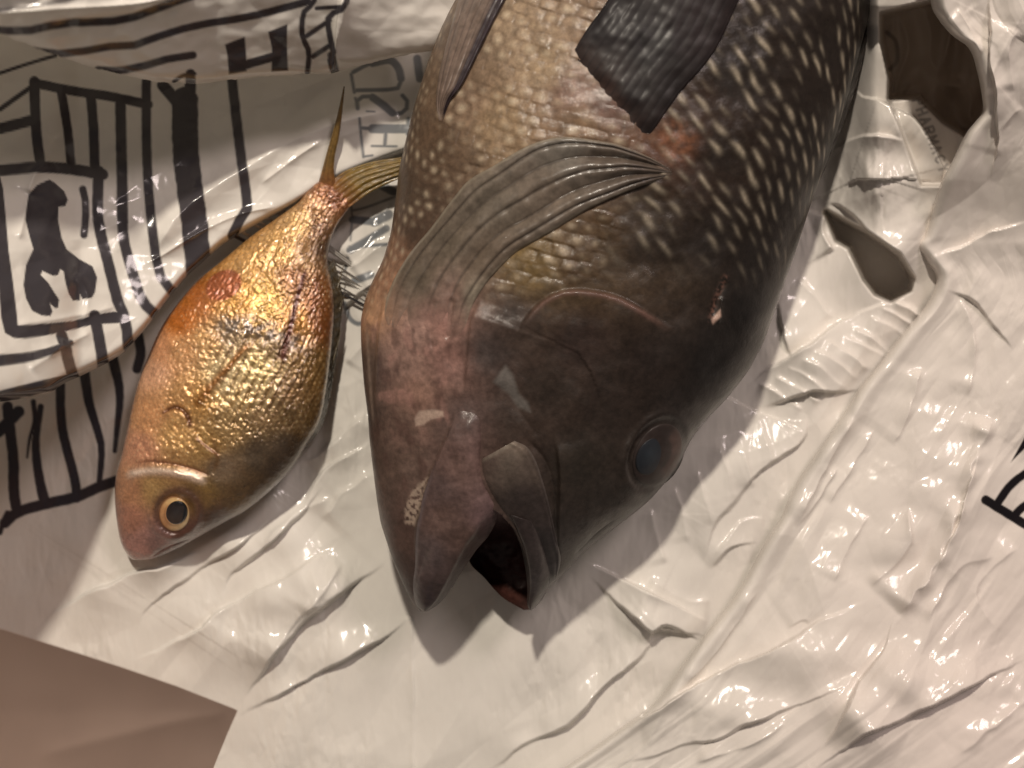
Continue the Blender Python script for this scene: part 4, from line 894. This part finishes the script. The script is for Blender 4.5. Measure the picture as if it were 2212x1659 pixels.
small = bpy.data.objects.new("golden_fish", None); link(small)
small["label"] = "small golden fish with a round dark eye, lying left of the large dark fish"
small["category"] = "fish"
def small_body():
    nt, nb = 210, 26; n = 420
    ph = np.concatenate([np.linspace(0, np.pi, nt, endpoint=False), np.linspace(np.pi, 2 * np.pi, nb, endpoint=False)])
    PH, T = np.meshgrid(ph, np.linspace(0, 1, n)); sh = PH.shape; ti = np.repeat(np.arange(n), len(ph)); PH = PH.ravel(); T = T.ravel()
    S = -np.cos(PH); U = SLC[ti, 0] * (1 - S) / 2 + SRC[ti, 0] * (1 + S) / 2; V = SLC[ti, 1] * (1 - S) / 2 + SRC[ti, 1] * (1 + S) / 2
    topm = PH <= np.pi
    C, hs = small_colour(U, V)
    Z = np.where(topm, small_z(U, V, S, T) + hs * dome(S), s_s(T) - (s_s(T) * .95 + 6) * dome(S) ** .8 * sm(0, .1, T) * sm(1, .9, T))
    co = unproj(U, V, Z); F = grid_faces(*sh, wrap=True)
    k = sh[1]; a = np.arange(k); N = len(co)
    co = np.vstack([co, co[:k].mean(0, keepdims=True), co[-k:].mean(0, keepdims=True)]); C = np.vstack([C, C[:1], C[-1:]])
    c1 = np.stack([np.full(k, N), (a + 1) % k, a, a], -1); c2 = np.stack([np.full(k, N + 1), N - k + a, N - k + (a + 1) % k, N - k + (a + 1) % k], -1)
    al = np.concatenate([np.clip(.3 + .9 * sm(300, 480, U + .3 * (V - 800)) * sm(1120, 980, V), 0, 1), [0.3, .3]])
    mesh_obj("body", co, np.vstack([F, c1, c2]), M_SMALL, small, C, al)
small_body()
# which t/s belongs to a plan position near the eye (nearest point on the loft)
def small_z_at(u, v):
    n = 420; tt = np.linspace(0, 1, n)
    out = np.zeros(len(u))
    S = np.linspace(-1, 1, 81)
    GU = SLC[:, None, 0] * (1 - S) / 2 + SRC[:, None, 0] * (1 + S) / 2; GV = SLC[:, None, 1] * (1 - S) / 2 + SRC[:, None, 1] * (1 + S) / 2
    ti = np.repeat(tt, 81); gu = GU.ravel(); gv = GV.ravel(); ss = np.tile(S, n)
    w = (np.abs(gu - u.mean()) < 120) & (np.abs(gv - v.mean()) < 120)
    gu, gv, ti, ss = gu[w], gv[w], ti[w], ss[w]
    zz = s_s(ti) + s_t(ti) * dome(ss) ** .72
    A = np.stack([np.ones(len(gu)), gu - u.mean(), gv - v.mean(), (gu - u.mean()) ** 2, (gv - v.mean()) ** 2, (gu - u.mean()) * (gv - v.mean())], 1)
    k = np.linalg.lstsq(A, zz, rcond=None)[0]
    B = np.stack([np.ones(len(u)), u - u.mean(), v - v.mean(), (u - u.mean()) ** 2, (v - v.mean()) ** 2, (u - u.mean()) * (v - v.mean())], 1)
    return B @ k
def se_c(Rr, Th, U, V):
    C = np.tile(lin((214, 178, 124)), (len(Rr), 1))
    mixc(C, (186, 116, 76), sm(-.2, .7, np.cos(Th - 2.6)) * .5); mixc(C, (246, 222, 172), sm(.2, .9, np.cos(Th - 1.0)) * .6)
    mixc(C, (120, 74, 52), sm(.78, .95, Rr) * .85); mixc(C, (140, 90, 60), np.exp(-((Rr - .58) / .05) ** 2) * .5)
    return C * (1 + .1 * fbm(U / 7., V / 7., 2, 331))[:, None]
seye = disc_eye("eye", SEYE, 37, 41, 0, lambda u, v: small_z_at(u, v) - 3, se_c, M_EYE, small, 11, 9)
def sp_c(Rr, Th, U, V):
    C = np.tile(lin((22, 24, 28)), (len(Rr), 1)); mixc(C, (40, 46, 52), sm(.8, 0, Rr) * .6); return C
disc_eye("pupil", (381, 1108), 25, 28, 20, lambda u, v: small_z_at(u, v) + 4.5, sp_c, M_EYE, seye, 6, 4)

def sf_c(base, seed, n=9, red=0.0):
    def f(u, v, S, T):
        C = np.tile(lin(base), (len(u), 1)); mixc(C, (66, 50, 22), sm(.45, .1, rays(S, n, T)) * .6)
        if red: mixc(C, (132, 80, 46), sm(.3, 0, T) * red)
        return mott(C, u, v, .2, 24, 7, seed)
    return f
lobe("tail_fin", [(684, 408), (694, 372), (704, 335), (714, 300), (728, 250), (742, 186)], [(728, 406), (722, 372), (724, 338), (732, 300), (739, 250), (745, 187)],
     lambda u, v, S, T: 66 + 70 * T + 8 * dome(S), sf_c((120, 94, 50), 341, 5, .7), M_SFIN, small, 80, 20, 6)
lobe("tail_fin", [(704, 402), (740, 372), (780, 356), (820, 346), (880, 338), (930, 332)], [(752, 450), (772, 436), (800, 416), (836, 398), (884, 376), (930, 352)],
     lambda u, v, S, T: 66 + 10 * dome(S) + 4 * rays(S, 8, T), sf_c((124, 100, 44), 343, 8, .7), M_SFIN, small, 80, 40, 6)
# folded back fin: spines and membrane along the right-hand edge
lobe("dorsal_fin", [(708, 575), (717, 640), (716, 720), (706, 800), (698, 860), (684, 915), (655, 965)], [(722, 560), (739, 640), (734, 720), (722, 805), (711, 866), (694, 922), (658, 970)],
     lambda u, v, S, T: 84 - 14 * (S + 1) + 4 * rays(T * 2 - 1, 30, S), sf_c((66, 56, 40), 345, 3), M_SFIN, small, 160, 20, 6)
for k, (x, y) in enumerate([(738, 590), (738, 650), (733, 730)]):
    lobe("fin_spine", [(x - 24, y + 75), (x - 14, y + 40), (x + 5 + 3 * (k % 2), y - 22)], [(x - 20, y + 76), (x - 9, y + 42), (x + 6 + 3 * (k % 2), y - 22)],
         lambda u, v, S, T: 72 - 14 * T + 3 * dome(S), sf_c((84, 74, 52), 347 + k, 2), M_SFIN, small, 16, 7, 4)
